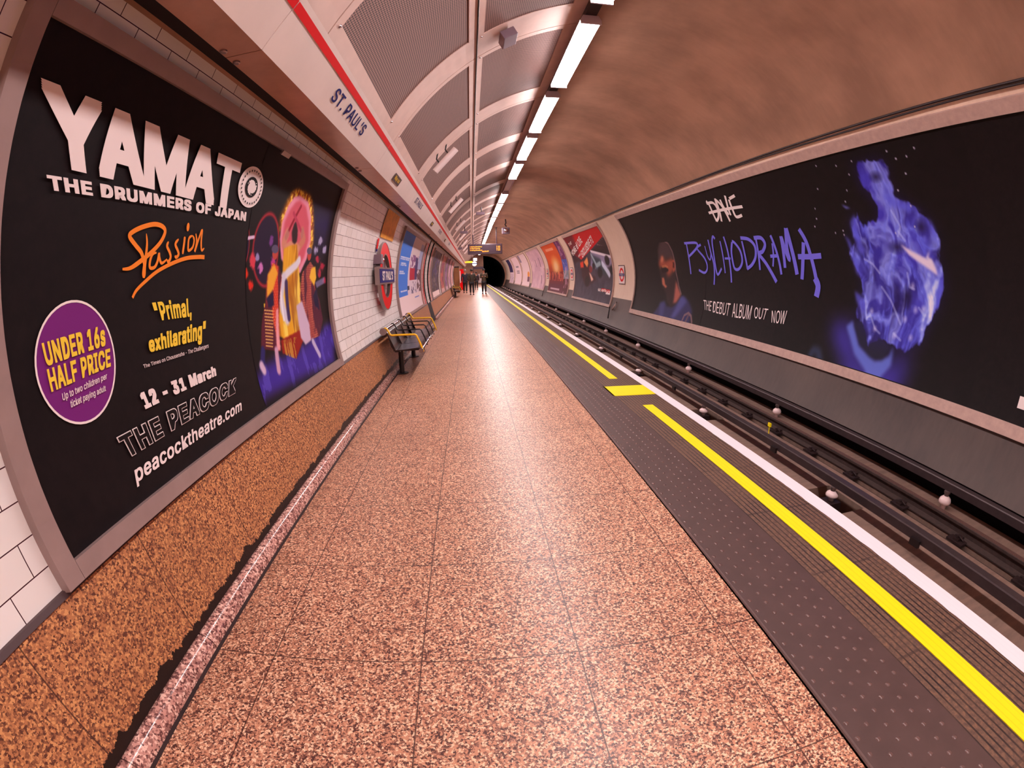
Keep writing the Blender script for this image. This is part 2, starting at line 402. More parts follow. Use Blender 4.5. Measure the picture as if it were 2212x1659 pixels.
class Art:
    """flat printing on the curved lining: text, strokes and polygons with materials"""
    def __init__(s, side): s.side = side; s.mb = MB(); s.mats = []
    def mi(s, m):
        if m not in s.mats: s.mats.append(m)
        return s.mats.index(m)
    def quad(s, q, px=True):
        return [lining(*p, s.side) for p in q] if px else q       # TL TR BR BL
    def text(s, t, q, m, bold=0.0, px=True, r=3.232, cuts=1, shear=0.0, font=True, space=1.0):
        TL, TR, BR, BL = s.quad(q, px)
        v, f = glyphs(t, bold, shear, font=font, space=space); v, f = cutmesh(v, f, cuts)
        P = []
        for a, b, c in v:
            Y = (BL[0] * (1 - a) + BR[0] * a) * (1 - b) + (TL[0] * (1 - a) + TR[0] * a) * b
            w = (BL[1] * (1 - a) + BR[1] * a) * (1 - b) + (TL[1] * (1 - a) + TR[1] * a) * b
            P.append(S(s.side, Y, w, r - c))
        s.mb.add(P, f, s.mi(m)); return s
    def outline_text(s, t, q, m, m2, b1, b2):
        TL, TR, BR, BL = s.quad(q); sp = 1.0 + b1 * 2.6; o = None
        for bold, mm, r in ((b1, m, 3.2325), (b2, m2, 3.2295)):
            v, f = glyphs(t, bold, space=sp - bold * 2.6, raw=True)
            if o is None: xs = [a for a, b, c in v]; ys = [b for a, b, c in v]; o = (min(xs), max(xs), min(ys), max(ys))
            P = []
            for a, b, c in v:
                a = (a - o[0]) / (o[1] - o[0]); b = (b - o[2]) / (o[3] - o[2])
                Y = (BL[0] * (1 - a) + BR[0] * a) * (1 - b) + (TL[0] * (1 - a) + TR[0] * a) * b
                w = (BL[1] * (1 - a) + BR[1] * a) * (1 - b) + (TL[1] * (1 - a) + TR[1] * a) * b
                P.append(S(s.side, Y, w, r - c))
            s.mb.add(P, f, s.mi(mm))
    def box(s, Y0, Y1, v0, v1, m, r=3.236, n=None):
        n = n or max(1, int(abs(v1 - v0) / 0.05)); vs = []; fs = []
        for i in range(n + 1):
            w = v0 + (v1 - v0) * i / n; vs += [S(s.side, Y0, w, r), S(s.side, Y1, w, r)]
        fs = [(2 * i, 2 * i + 1, 2 * i + 3, 2 * i + 2) for i in range(n)]
        s.mb.add(vs, fs, s.mi(m)); return s
    def ell(s, Y, v, a, b, m, r=3.234, a2=None, b2=None, n=48):
        rings = 6; vs = []; fs = []
        if a2 is None: a2, b2 = 0.0001, 0.0001
        for j in range(rings + 1):
            t = j / rings; ra = a2 + (a - a2) * t; rb = b2 + (b - b2) * t
            for k in range(n): vs.append(S(s.side, Y + ra * math.cos(2 * PI * k / n), v + rb * math.sin(2 * PI * k / n), r))
        fs = [(j * n + k, j * n + (k + 1) % n, (j + 1) * n + (k + 1) % n, (j + 1) * n + k) for j in range(rings) for k in range(n)]
        s.mb.add(vs, fs, s.mi(m)); return s
    def stroke(s, pts, wd, m, r=3.232, px=True, taper=True):
        P = [lining(*p, s.side) for p in pts] if px else list(pts)
        # Catmull-Rom smoothing
        Q = []
        n = len(P)
        for i in range(n - 1):
            p0 = P[max(i - 1, 0)]; p1 = P[i]; p2 = P[i + 1]; p3 = P[min(i + 2, n - 1)]
            for k in range(6):
                t = k / 6
                Q.append(tuple(0.5 * (2 * p1[c] + (p2[c] - p0[c]) * t + (2 * p0[c] - 5 * p1[c] + 4 * p2[c] - p3[c]) * t * t + (3 * p1[c] - p0[c] - 3 * p2[c] + p3[c]) * t ** 3) for c in (0, 1)))
        Q.append(P[-1]); n = len(Q); vs = []; fs = []
        ws = wd if isinstance(wd, (list, tuple)) else (wd, wd)
        for i, q in enumerate(Q):
            a = Q[max(i - 1, 0)]; b = Q[min(i + 1, n - 1)]; dx, dy = b[0] - a[0], b[1] - a[1]; L = math.hypot(dx, dy) + 1e-9
            t = i / (n - 1); k = ws[0] + (ws[1] - ws[0]) * t
            if taper: k *= min(1, 0.45 + 5 * min(t, 1 - t))
            nx, ny = -dy / L * k / 2, dx / L * k / 2
            vs += [S(s.side, q[0] + nx, q[1] + ny, r), S(s.side, q[0] - nx, q[1] - ny, r)]
        fs = [(2 * i, 2 * i + 1, 2 * i + 3, 2 * i + 2) for i in range(n - 1)]
        s.mb.add(vs, fs, s.mi(m)); return s
    def build(s, name, parent, label=None):
        o = s.mb.build(name, s.mats, parent)
        if label: o['label'] = label
        return o
# ------------------------------------------------------------------ printed pictures, painted into the colours of a fine mesh
_rng = np.random.default_rng(3)
def vnoise(X, Y, seed=0):
    r = np.random.default_rng(seed).random((64, 64))
    xi = np.floor(X).astype(int); yi = np.floor(Y).astype(int); fx = X - xi; fy = Y - yi
    fx = fx * fx * (3 - 2 * fx); fy = fy * fy * (3 - 2 * fy)
    g = lambda a, b: r[a % 64, b % 64]
    return (g(xi, yi) * (1 - fx) + g(xi + 1, yi) * fx) * (1 - fy) + (g(xi, yi + 1) * (1 - fx) + g(xi + 1, yi + 1) * fx) * fy
def fbm(X, Y, seed=0, o=4):
    s = 0; a = 0.5; t = 0
    for k in range(o): s = s + a * vnoise(X * 2 ** k, Y * 2 ** k, seed + k); t += a; a *= 0.5
    return s / t
class Picture:
    def __init__(s, side, Y0, Y1, v0, v1, dy, dv, bg):
        s.side = side; s.ny = max(2, int(round(abs(Y1 - Y0) / dy)) + 1); s.nv = max(2, int(round((v1 - v0) / dv)) + 1)
        s.Y = np.linspace(Y0, Y1, s.ny); s.V = np.linspace(v0, v1, s.nv)
        s.X, s.W = np.meshgrid(s.Y, s.V); s.c = np.zeros((s.nv, s.ny, 3)); s.c[:] = bg
        if max(bg) < 45: s.c *= (0.72 + 0.42 * fbm(s.X * 12, s.W * 12, 91))[..., None]
    def pts(s, P, px=True): return np.array([lining(*p, s.side) for p in P]) if px else np.array(P)
    def mask(s, P, px=True):
        P = s.pts(P, px); m = np.zeros(s.X.shape, bool); n = len(P)
        for i in range(n):
            x1, y1 = P[i]; x2, y2 = P[(i + 1) % n]
            if y1 == y2: continue
            c = ((y1 > s.W) != (y2 > s.W)) & (s.X < (x2 - x1) * (s.W - y1) / (y2 - y1) + x1)
            m ^= c
        return m.astype(float)
    def soft(s, m, n):
        for _ in range(2):
            for ax in (0, 1):
                k = 2 * n + 1; p = np.pad(m, [(n + 1, n) if a == ax else (0, 0) for a in (0, 1)], mode='edge'); cs = np.cumsum(p, axis=ax)
                m = (np.take(cs, range(k, cs.shape[ax]), axis=ax) - np.take(cs, range(0, cs.shape[ax] - k), axis=ax)) / k
        return m
    def lay(s, m, col, a=1.0):
        m = np.clip(m * a, 0, 1)[..., None]; s.c = s.c * (1 - m) + np.array(col) * m
    def poly(s, P, col, a=1.0, soft=0, px=True):
        m = s.mask(P, px)
        if soft: m = s.soft(m, soft)
        s.lay(m, col, a)
    def line(s, P, wd, col, a=1.0, px=True):
        P = s.pts(P, px); d = np.full(s.X.shape, 9.0)
        for (x1, y1), (x2, y2) in zip(P[:-1], P[1:]):
            L = (x2 - x1) ** 2 + (y2 - y1) ** 2 + 1e-12; t = np.clip(((s.X - x1) * (x2 - x1) + (s.W - y1) * (y2 - y1)) / L, 0, 1)
            d = np.minimum(d, np.hypot(s.X - x1 - t * (x2 - x1), s.W - y1 - t * (y2 - y1)))
        s.lay(np.clip(1.5 - d / wd * 2 + 0.5, 0, 1) * (d < wd), col, a)
    def disc(s, c, a, b, col, al=1.0, px=True, edge=0.15):
        c = s.pts([c], px)[0]; r = np.hypot((s.X - c[0]) / a, (s.W - c[1]) / b); s.lay(np.clip((1 - r) / edge, 0, 1), col, al)
    def build(s, name, parent, r=3.2385, mat='art'):
        a = s.W / RS; V = np.stack([CX + s.side * r * np.cos(a), s.X, CZ + r * np.sin(a)], -1).reshape(-1, 3)
        idx = np.arange(s.ny * s.nv).reshape(s.nv, s.ny)
        F = np.stack([idx[:-1, :-1], idx[:-1, 1:], idx[1:, 1:], idx[1:, :-1]], -1).reshape(-1, 4)
        me = bpy.data.meshes.new(name); me.vertices.add(len(V)); me.vertices.foreach_set('co', V.ravel())
        me.loops.add(F.size); me.loops.foreach_set('vertex_index', F.ravel())
        me.polygons.add(len(F)); me.polygons.foreach_set('loop_start', np.arange(0, F.size, 4)); me.polygons.foreach_set('loop_total', np.full(len(F), 4))
        me.update(calc_edges=True)
        ca = me.color_attributes.new('Col', 'FLOAT_COLOR', 'POINT')
        c = np.clip(s.c / 255, 0, 1); c = np.where(c <= 0.04045, c / 12.92, ((c + 0.055) / 1.055) ** 2.4)
        ca.data.foreach_set('color', np.concatenate([c.reshape(-1, 3), np.ones((len(V), 1))], 1).ravel().astype(np.float32))
        me.materials.append(MT[mat]); o = bpy.data.objects.new(name, me); COL.objects.link(o); o.parent = parent; return o
# ================================================================== SETTING
# platform floor, from the wall to the tactile strip
def slab(name, x0, x1, z0, z1, m, y0=YN, y1=YF):
    return struct(MB().box((x0, y0, z0), (x1, y1, z1)).build(name, m))
slab('floor', -1.6, 1.207, -0.3, 0.0, 'floor')
slab('trim_1', 1.207, 1.69, -0.3, 0.004, 'tact')
slab('trim_2', 1.69, 2.36, -0.3, 0.0, 'rib')
struct(MB().extr([(1.2, 0), (1.207, 0), (1.212, 0.008), (1.222, 0.008), (1.224, 0.004), (1.224, -.02), (1.2, -.02)], YN, 40).build('trim_3', 'steel'))
# studs of the tactile strip (surface relief of the strip, one mesh)
mb = MB()
for i in range(6):
    x = 1.248 + 0.0745 * i; y = 0.14 - 0.0405 * i % 0.081
    y = 0.142 - (0.0405 * i) % 0.081
    while y < 14:
        n = 8; z = 0.004; vs = []
        for rr, h in ((0.0125, 0), (0.0095, 0.0035), (0.004, 0.005)):
            vs += [(x + rr * math.cos(2 * PI * k / n), y + rr * math.sin(2 * PI * k / n), z + h) for k in range(n)]
        fs = [(j * n + k, j * n + (k + 1) % n, (j + 1) * n + (k + 1) % n, (j + 1) * n + k) for j in range(2) for k in range(n)] + [tuple(range(2 * n, 3 * n))]
        mb.add(vs, fs); y += 0.081
st = mb.build('tactile_stud_relief', 'stud', smooth=True); tag(st, 'rows of small round studs on the dark tactile strip', 'tactile studs', kind='stuff')
# platform edge: riser down to the track
slab('wall_platform_edge', 2.30, 2.34, BED - .1, -0.3, 'bed')
# painted lines
def paint(name, x0, x1, y0, y1, m, label, cat='platform marking', grp=None):
    o = MB().box((x0, y0, 0.0), (x1, y1, 0.004)).build(name, m); return tag(o, label, cat, grp)
# white edge line with a slightly ragged inner edge
mb = MB(); ys = [YN + 0.05 * i for i in range(int((YF - YN) / 0.05) + 1)]; vs = []
for y in ys:
    j = random.uniform(-0.004, 0.004) if y < 20 else 0
    vs += [(2.232 + j, y, 0.004), (2.36, y, 0.004)]
mb.add(vs, [(2 * i, 2 * i + 1, 2 * i + 3, 2 * i + 2) for i in range(len(ys) - 1)])
for a in range(0, 1): mb.box((2.236, YN, -0.05), (2.361, YF, 0.0035))
tag(mb.build('edge_line', 'white'), 'solid white line painted along the platform edge', 'platform marking')
paint('yellow_line', 1.889, 2.012, -3.2, 4.871, 'yellow', 'near length of yellow safety line, this side of the yellow crossbar')
paint('yellow_line', 1.889, 2.012, 6.232, YF, 'yellow', 'long far yellow safety line running on beyond the crossbar')
paint('yellow_crossbar', 1.668, 2.232, 5.32, 5.80, 'yellow', 'yellow crossbar painted between the two yellow safety lines')

# left wall -----------------------------------------------------------
def vz(z, r=RW): return RS * math.asin((z - CZ) / r)
V_D, V_T = vz(0.61), vz(2.64)
def lining_strip(name, side, v0, v1, y0, y1, m, r=RW, n=24, uv=True, ystep=None):
    mb = MB(); ny = 1 if not ystep else int((y1 - y0) / ystep); vs = []
    for j in range(ny + 1):
        for i in range(n + 1): vs.append(S(side, y0 + (y1 - y0) * j / ny, v0 + (v1 - v0) * i / n, r))
    fs = [(j * (n + 1) + i, j * (n + 1) + i + 1, (j + 1) * (n + 1) + i + 1, (j + 1) * (n + 1) + i) for j in range(ny) for i in range(n)]
    mb.add(vs, fs)
    return mb.build(name, m, smooth=True, uvf=(lambda c: (c.y + 0.115, RS * math.asin(max(-1, min(1, (c.z - CZ) / r))) + 11.8465)) if uv else None)
DOOR = (14.9, 16.0)
segs = [(YN, DOOR[0]), (DOOR[1], YF)]
struct(lining_strip('wall_left_pier', -1, V_D, V_T, 15.2, 16.0, 'tile'))
for i, (a, b) in enumerate(segs):
    struct(lining_strip('wall_left' if i == 0 else 'wall_left_far', -1, V_D, V_T, a, b if i == 0 else b, 'tile') if i == 0 else lining_strip('wall_left_far', -1, V_D, V_T, 16.45, b, 'tile'))
    prof = [(-1.437, 0.605), (-1.306, 0.07), (-1.306, -0.05), (-1.9, -0.05), (-1.9, 0.605)]
    struct(MB().extr(prof, a, b).build('trim_dado' if i == 0 else 'trim_dado_far', 'dado'))
    struct(MB().extr([(-1.43, 0.605), (-1.443, 0.625), (-1.5, 0.625), (-1.5, 0.605)], a, b).build('trim_dado_cap' if i == 0 else 'trim_dado_cap_far', 'fr_dark'))
    cove = [(-1.31, 0.082), (-1.294, 0.080), (-1.272, 0.070), (-1.254, 0.052), (-1.242, 0.028), (-1.237, 0.0), (-1.237, -0.02), (-1.31, -0.02)]
    struct(MB().extr(cove, a, b).build('baseboard_left' if i == 0 else 'baseboard_left_far', 'skirt', smooth=True))
    struct(MB().extr([(-1.238, 0.0), (-1.238, 0.006), (-1.224, 0.003), (-1.222, 0.0)], a, b).build('trim_joint' if i == 0 else 'trim_joint_far', 'soot'))
# doorway recess
mb = MB(); y0, y1 = DOOR
mb.extr([(-1.437, 0.62), (-1.30, 0.07), (-1.30, 0.0), (-1.62, 0.0), (-1.62, 0.62)], y0, y1, 0)
mb.box((-1.75, y0 - .05, 0.62), (-1.66, y1 + .6, 2.62), 0).box((-1.66, y0 - .05, 0.62), (-1.5, y0 - .01, 2.0), 0)
struct(mb.build('door_1', ['dark', 'blackm', 'paper']))
# right wall: cream lining, grimy foot, recess behind the far conductor rail
V_CAB = vz(1.85 + 1.5)
struct(lining_strip('wall_right', 1, vz(0.60), V_CAB, YN, YF, 'cream', n=30, uv=False))
struct(lining_strip('wall_right_foot', 1, RS * math.asin((-0.285 - CZ) / 3.256), vz(0.625), YN, YF, 'dim', r=3.256, n=12, uv=False))
xw = CX + 3.256 * math.cos(math.asin((-0.285 - CZ) / 3.256))
mb = MB(); mb.extr([(xw + 0.0, -0.285), (xw + .02, -0.30), (5.1, -0.30), (5.1, BED - .4), (5.12, BED - .4), (5.12, -0.26), (xw + .05, -0.26)], YN, YF)
struct(mb.build('trim_recess', 'dark'))
# vault: plaster from the cable right over to the left haunch
mb = MB(); a1 = math.degrees(V_CAB / RS); prof = arc(CX, CZ, RW, a1, 180 - math.degrees(V_T / RS), 60)
vs = [(x, y, z) for y in (YN, YF) for x, z in prof]; n = len(prof)
mb.add(vs, [(i, i + 1, n + i + 1, n + i) for i in range(n - 1)]); struct(mb.build('ceiling', 'vault', smooth=True))
# closing wall behind the camera and end wall with the running tunnel mouth
bm = bmesh.new()
def end_wall(name, y, hole, m):
    bm = bmesh.new()
    outer = [bm.verts.new((x, y, z)) for x, z in [(-2.2, -0.8), (5.3, -0.8), (5.3, 4.8), (-2.2, 4.8)]]
    es = [bm.edges.new((outer[i], outer[(i + 1) % 4])) for i in range(4)]
    if hole:
        hv = [bm.verts.new((x, y, z)) for x, z in hole]; es += [bm.edges.new((hv[i], hv[(i + 1) % len(hv)])) for i in range(len(hv))]
    bmesh.ops.triangle_fill(bm, edges=es, use_beauty=True)
    me = bpy.data.meshes.new(name); bm.to_mesh(me); bm.free(); me.materials.append(MT[m]); o = bpy.data.objects.new(name, me); COL.objects.link(o); return struct(o)
hole = [(1.85 + 2.95 * math.cos(t), 1.2 + 2.9 * math.sin(t)) for t in [-0.62 + 2.235 * k / 24 for k in range(25)]] + [(1.72, BED)]
end_wall('wall_end', YF, hole, 'vault'); end_wall('wall_back', YN, None, 'vault')
mb = MB(); k = len(hole); mb.add([(x, y, z) for y in (YF, YF + 30) for x, z in hole], [(i, (i + 1) % k, k + (i + 1) % k, k + i) for i in range(k)] + [tuple(range(k, 2 * k))])
struct(mb.build('wall_tunnel', 'dark'))
# ---- track bed
slabs = MB(); IN_Y = [0.25 + 2.845 * i for i in range(24)]      # insulators of the centre conductor rail
def pitbox(mb, a, b, z1=BED, z0=-1.0): mb.box((a[0], a[1], z0), (b[0], b[1], z1))
prev = YN
for y in IN_Y:
    pitbox(slabs, (2.55, prev), (3.50, y - 0.26)); prev = y + 0.28
pitbox(slabs, (2.55, prev), (3.50, YF))
pitbox(slabs, (3.50, YN), (3.86, YF)); pitbox(slabs, (3.985, YN), (4.59, YF)); slabs.box((2.34, YN, -1.0), (2.55, YF, BED))
slabs.box((2.34, YN, -1.05), (5.1, YF, -0.98))
struct(slabs.build('floor_track', 'bed'))
struct(MB().box((2.56, YN, -0.979), (3.49, YF, -0.97)).box((3.862, YN, -0.979), (3.983, YF, BED - .06)).build('floor_pit', 'dark'))
def rail_prof(x, z, h, hw=0.035, fw=0.07):
    return [(x - fw, z), (x + fw, z), (x + fw, z + .012), (x + .012, z + .03), (x + .012, z + h - .035), (x + hw, z + h - .028), (x + hw, z + h - .004), (x + hw - .008, z + h), (x - hw + .008, z + h), (x - hw, z + h - .004), (x - hw, z + h - .028), (x - .012, z + h - .035), (x - .012, z + .03), (x - fw, z + .012)]
def running_rail(x, label, clips):
    r = empty('running_rail', (x, 0, BED)); tag(r, label, 'rail')
    MB().extr([(a, b) for a, b in rail_prof(0, 0.0, 0.135)], YN, YF + 20).build('rail_body', 'rust', r)
    MB().box((-0.027, YN, 0.1335), (0.027, YF + 20, 0.1362)).build('rail_head', 'rail', r)['label'] = 'polished running surface of the rail'
    first = None
    for i in range(clips):
        y = 0.47 + 0.752 * i
        if first is None:
            c = MB().box((-0.16, -0.09, -0.004), (0.16, 0.09, 0.018)); c.box((-0.14, -0.03, 0.018), (-0.03, 0.03, 0.04)); c.box((0.03, -0.03, 0.018), (0.14, 0.03, 0.04))
            c.tube([(-0.115, 0.0, 0.02), (-0.115, 0, 0.065)], 0.016, 8); c.tube([(0.115, 0.0, 0.02), (0.115, 0, 0.065)], 0.016, 8); c.tube([(-0.09, -0.06, 0.03), (-0.10, 0, 0.06), (-0.06, 0.05, 0.035)], 0.01, 6)
            first = c.build('rail_clip', 'soot', r); first.location = (0, y, 0)
        else:
            c = first.copy(); COL.objects.link(c); c.parent = r; c.location = (0, y, 0)
running_rail(4.045, 'far running rail with shiny worn head, fixed by clips', 88)
running_rail(2.61, 'near running rail close under the platform edge', 12)
def conductor(x, label, h=0.145):
    r = empty('conductor_rail', (x, 0, BED + h)); tag(r, label, 'rail')
    MB().extr([(-0.045, 0), (0.045, 0), (0.045, 0.075), (0.038, 0.085), (-0.038, 0.085), (-0.045, 0.075)], YN, YF + 20).build('conductor_bar', 'crail', r)
    return r
rc = conductor(3.325, 'centre conductor rail on white insulators, between the running rails')
jb = None
for y in (2.0, 4.13, 7.0, 9.9):
    b = MB().box((-0.075, y - .05, -0.03), (-0.046, y + .05, 0.03)).build('rail_bracket', 'blackm', rc)
conductor(4.43, 'outer conductor rail beside the foot of the far wall', 0.185)
def insulator(x, ys, zb, lab0, lab, grp, sz=1.0):
    t = empty('insulator', (x, ys[0], zb)); t.scale = (1, 1, sz); tag(t, lab0, 'insulator', grp)
    MB().lathe((0, 0, 0), [(0.028, 0), (0.03, 0.03), (0.045, 0.035), (0.066, 0.05), (0.068, 0.065), (0.058, 0.085), (0.035, 0.1), (0.024, 0.105)], 20).build('porcelain_bell', 'pot', t, smooth=True)
    MB().lathe((0, 0, 0.104), [(0.026, 0), (0.026, 0.02), (0.034, 0.022), (0.034, 0.04)], 12).build('metal_cap', 'steel', t)
    for y in ys[1:]: dup(t, (0, y - ys[0], 0), lab)
    return t
i0 = insulator(3.285, [y for y in IN_Y if y > 1], BED, 'white porcelain insulator under the centre conductor rail', 'white porcelain insulator under the centre conductor rail', 'insulators of the centre conductor rail')
insulator(4.385, [2.48 + 3.12 * i for i in range(21)], BED, 'white porcelain insulator under the outer conductor rail by the wall', 'white porcelain insulator under the outer conductor rail by the wall', 'insulators of the outer conductor rail', 1.28)
mb = MB()
for y in IN_Y: mb.box((3.2, y - .08, -0.975), (3.36, y + .08, BED))
struct(mb.build('trim_pedestals', 'soot'))
# pale tag on the bed
tag(MB().box((3.78, 4.93, BED + .10), (3.80, 4.99, BED + .15)).box((3.785, 4.955, BED), (3.795, 4.965, BED + .10)).build('marker_tag', 'yellow'), 'small yellow marker standing on the track by the far rail', 'marker')
# cable run high on the right wall: conduit pair
for k, (dv, r_, lab) in enumerate(((0.0, 0.014, 'thin dark cable along the top of the right wall, upper of the pair'), (-0.035, 0.011, 'thin dark cable along the top of the right wall, lower of the pair'))):
    pts = []
    for i in range(40):
        y = YN + (YF - YN) * (i / 39) ** 1.3
        sag = (0.012 * math.sin(y * 1.1) + 0.0) * (1 if k else 0.3)
        pts.append(S(1, y, V_CAB - 0.0 + dv + sag, 3.238))
    tag(MB().tube(pts, r_, 6).build('wall_cable', 'cable', smooth=True), lab, 'cable')
# ================================================================== CEILING PANELS
def cp(phi, r=PR):      # point of the panel arc seen at elevation phi from the camera axis
    a = math.radians(phi); d = (math.cos(a), math.sin(a)); ox, oz = PX, PZ - 1.5
    b = d[0] * ox + d[1] * oz; c = ox * ox + oz * oz - PR * PR; t = b + math.sqrt(b * b - c)
    return math.degrees(math.atan2(d[1] * t - oz, d[0] * t - ox))
A_L0, A_L1, A_S, A_R0, A_R1, A_END = cp(118.8), cp(115.3), cp(87.75), cp(86.2), cp(69.4), cp(66.6)
A_LI = cp(89.6)
def curved(mb, y0, y1, a0, a1, r=PR, n=10, t=0.02, mi=0):
    p = arc(PX, PZ, r, a0, a1, n) + arc(PX, PZ, r + t, a1, a0, n); mb.extr(p, y0, y1, mi)
def panel(a_out0, a_in0, a_in1, a_out1, name_side, riv):
    t = empty('ceiling_panel', (0, 4.955, 0)); L = 2.425
    m = MB()
    curved(m, 0.0, 0.085, a_out0, a_out1); curved(m, 1.945, L - 0.006, a_out0, a_out1)
    curved(m, 0.085, 1.945, a_out0, a_in0, n=3); curved(m, 0.085, 1.945, a_in1, a_out1, n=3)
    m.build('panel_frame', 'panelframe', t)
    g = MB(); p = arc(PX, PZ, PR + 0.008, a_in0, a_in1, 20); k = len(p)
    g.add([(x, y, z) for y in (0.085, 1.945) for x, z in p], [(i, i + 1, k + i + 1, k + i) for i in range(k - 1)])
    g.build('perforated_sheet', 'perf', t, smooth=True, uvf=lambda c: (c.y, PR * math.atan2(c.z - PZ, c.x - PX)))
    for y, a in riv:
        x, z = arc(PX, PZ, PR, a, a, 1)[0]
        MB().lathe((x, y, z - 0.008), [(0.006, 0), (0.012, 0.003), (0.014, 0.008), (0.014, 0.02)], 10).build('rivet', 'chrome', t, smooth=True)
    return t
pl = panel(A_L0, A_L1, A_LI, A_S + 0.12, 'l', [(0.06, A_L1 + .3), (1.975, A_L1 + .3)])
pr = panel(A_S - 0.12, A_R0, A_R1, A_END, 'r', [(0.05, A_R0 + .6), (1.985, A_R0 + .6)])
GL, GR = 'ceiling panels over the name fascia', 'ceiling panels beside the lamps'
tag(pl, 'perforated ceiling panel with the first white loudspeaker hung below its far rib', 'ceiling panel', GL)
tag(pr, 'perforated ceiling panel beside the second nearest lamp, right column', 'ceiling panel', GR)
for k in range(-5, 26):
    if k == 0: continue
    far = 'perforated ceiling panel far along the left column, above the fascia' if k > 1 else None
    if k < 0: far = 'large perforated ceiling panel nearest the camera, above the fascia' if k == -1 else 'perforated ceiling panel overhead behind the camera, left column'
    if k == 1: far = 'perforated ceiling panel just beyond the first loudspeaker, left column'
    dup(pl, (0, 2.431 * k, 0), far)
    far = 'perforated ceiling panel far along the right column, beside the lamps'
    if k < 0: far = 'perforated ceiling panel behind the small grey box, right column' if k == -1 else 'perforated ceiling panel overhead behind the camera, right column'
    if k == 1: far = 'perforated ceiling panel beside the third lamp, right column'
    dup(pr, (0, 2.431 * k, 0), far)
# dark seam cable between the columns
x, z = arc(PX, PZ, PR - 0.004, A_S, A_S, 1)[0]
tag(MB().tube([(x, YN, z), (x, YF - 1, z)], 0.009, 6).build('seam_cable', 'cable'), 'thin dark cable along the seam between the two panel columns', 'cable')
# small grey box on the rib
x, z = arc(PX, PZ, PR, cp(80.5), cp(80.5), 1)[0]
t = empty('junction_box', (x - 0.02, 4.70, z - 0.09)); t.rotation_euler[1] = math.radians(-28); tag(t, 'small grey box fixed to the nearest ceiling rib right of the seam', 'junction box')
MB().box((-0.08, -0.13, -0.05), (0.08, 0.13, 0.05)).build('box_body', 'grey', t, bevel=0.006)
MB().box((-0.03, -0.05, 0.05), (0.03, 0.05, 0.12)).build('mount', 'blackm', t)
# ------------------------------------------------------------------ lamps
def lx(y): return 1.272 - 0.0075 * max(0, min(y - 5, 21))
LZ = 4.2
t = empty('platform_lamp', (0, 0, 0)); tag(t, 'x', 'lamp', 'fluorescent lamps in the row along the platform')
MB().extr([(-0.108, 0.018), (-0.105, 0.0), (-0.085, -0.022), (0.085, -0.022), (0.105, 0.0), (0.108, 0.018)], 0.02, 1.88).build('diffuser', 'lamp', t)
MB().extr([(-0.113, 0.018), (0.113, 0.018), (0.085, 0.078), (-0.085, 0.078)], 0.0, 1.90).build('lamp_body', 'housing', t)
for y in (0.0, 1.88): MB().box((-0.112, y, -0.026), (0.112, y + .02, 0.018)).build('end_cap', 'housing', t)
LY = [-7.13, -4.83, -2.53, -0.23, 2.22, 4.52, 6.80, 9.03, 11.3, 15.72, 17.9, 20.1, 22.35, 24.65, 26.9] + [29.15 + 2.28 * i for i in range(16)]
LAB = {2.22: 'glowing lamp cut by the top edge of the photo', 4.52: 'brightest and largest lamp, nearest one seen whole', 6.80: 'lamp next after the largest glowing one', 9.03: 'third whole lamp from the camera, shorter looking', 11.3: 'last lamp before the unlit gap in the row', 15.72: 'first lamp after the unlit gap in the row'}
first = True
for y in LY:
    o = t if first else dup(t)
    o.location = (lx(y + .95), y, LZ); first = False
    o.rotation_euler[2] = math.atan(0.0075) if 5 < y < 26 else 0
    o['label'] = LAB.get(y, 'far lamp in the bright row running down the platform ceiling' if y > 12 else 'lamp of the row overhead behind the camera')
# unlit tray in the gap
t = empty('unlit_tray', (lx(14.5), 13.3, LZ - .01)); tag(t, 'unlit open tray in the gap between the lamps', 'lamp tray')
MB().extr([(-0.10, 0.02), (-0.095, 0.02), (-0.085, 0.075), (0.085, 0.075), (0.095, 0.02), (0.10, 0.02), (0.09, 0.08), (-0.09, 0.08)], 0, 2.3).build('tray', 'housing', t)
# trunking the lamps hang from
mb = MB(); ys = [YN, 5, 26, YF]; pr_ = [(-0.06, 0.082), (0.06, 0.082), (0.06, 0.16), (-0.06, 0.16)]
vs = [(lx(y) + a, y, LZ + b) for y in ys for a, b in pr_]; mb.add(vs, [(j * 4 + i, j * 4 + (i + 1) % 4, (j + 1) * 4 + (i + 1) % 4, (j + 1) * 4 + i) for j in range(3) for i in range(4)])
tag(mb.build('lamp_trunking', 'soot'), 'dark trunking above the lamps along the platform ceiling', 'trunking')
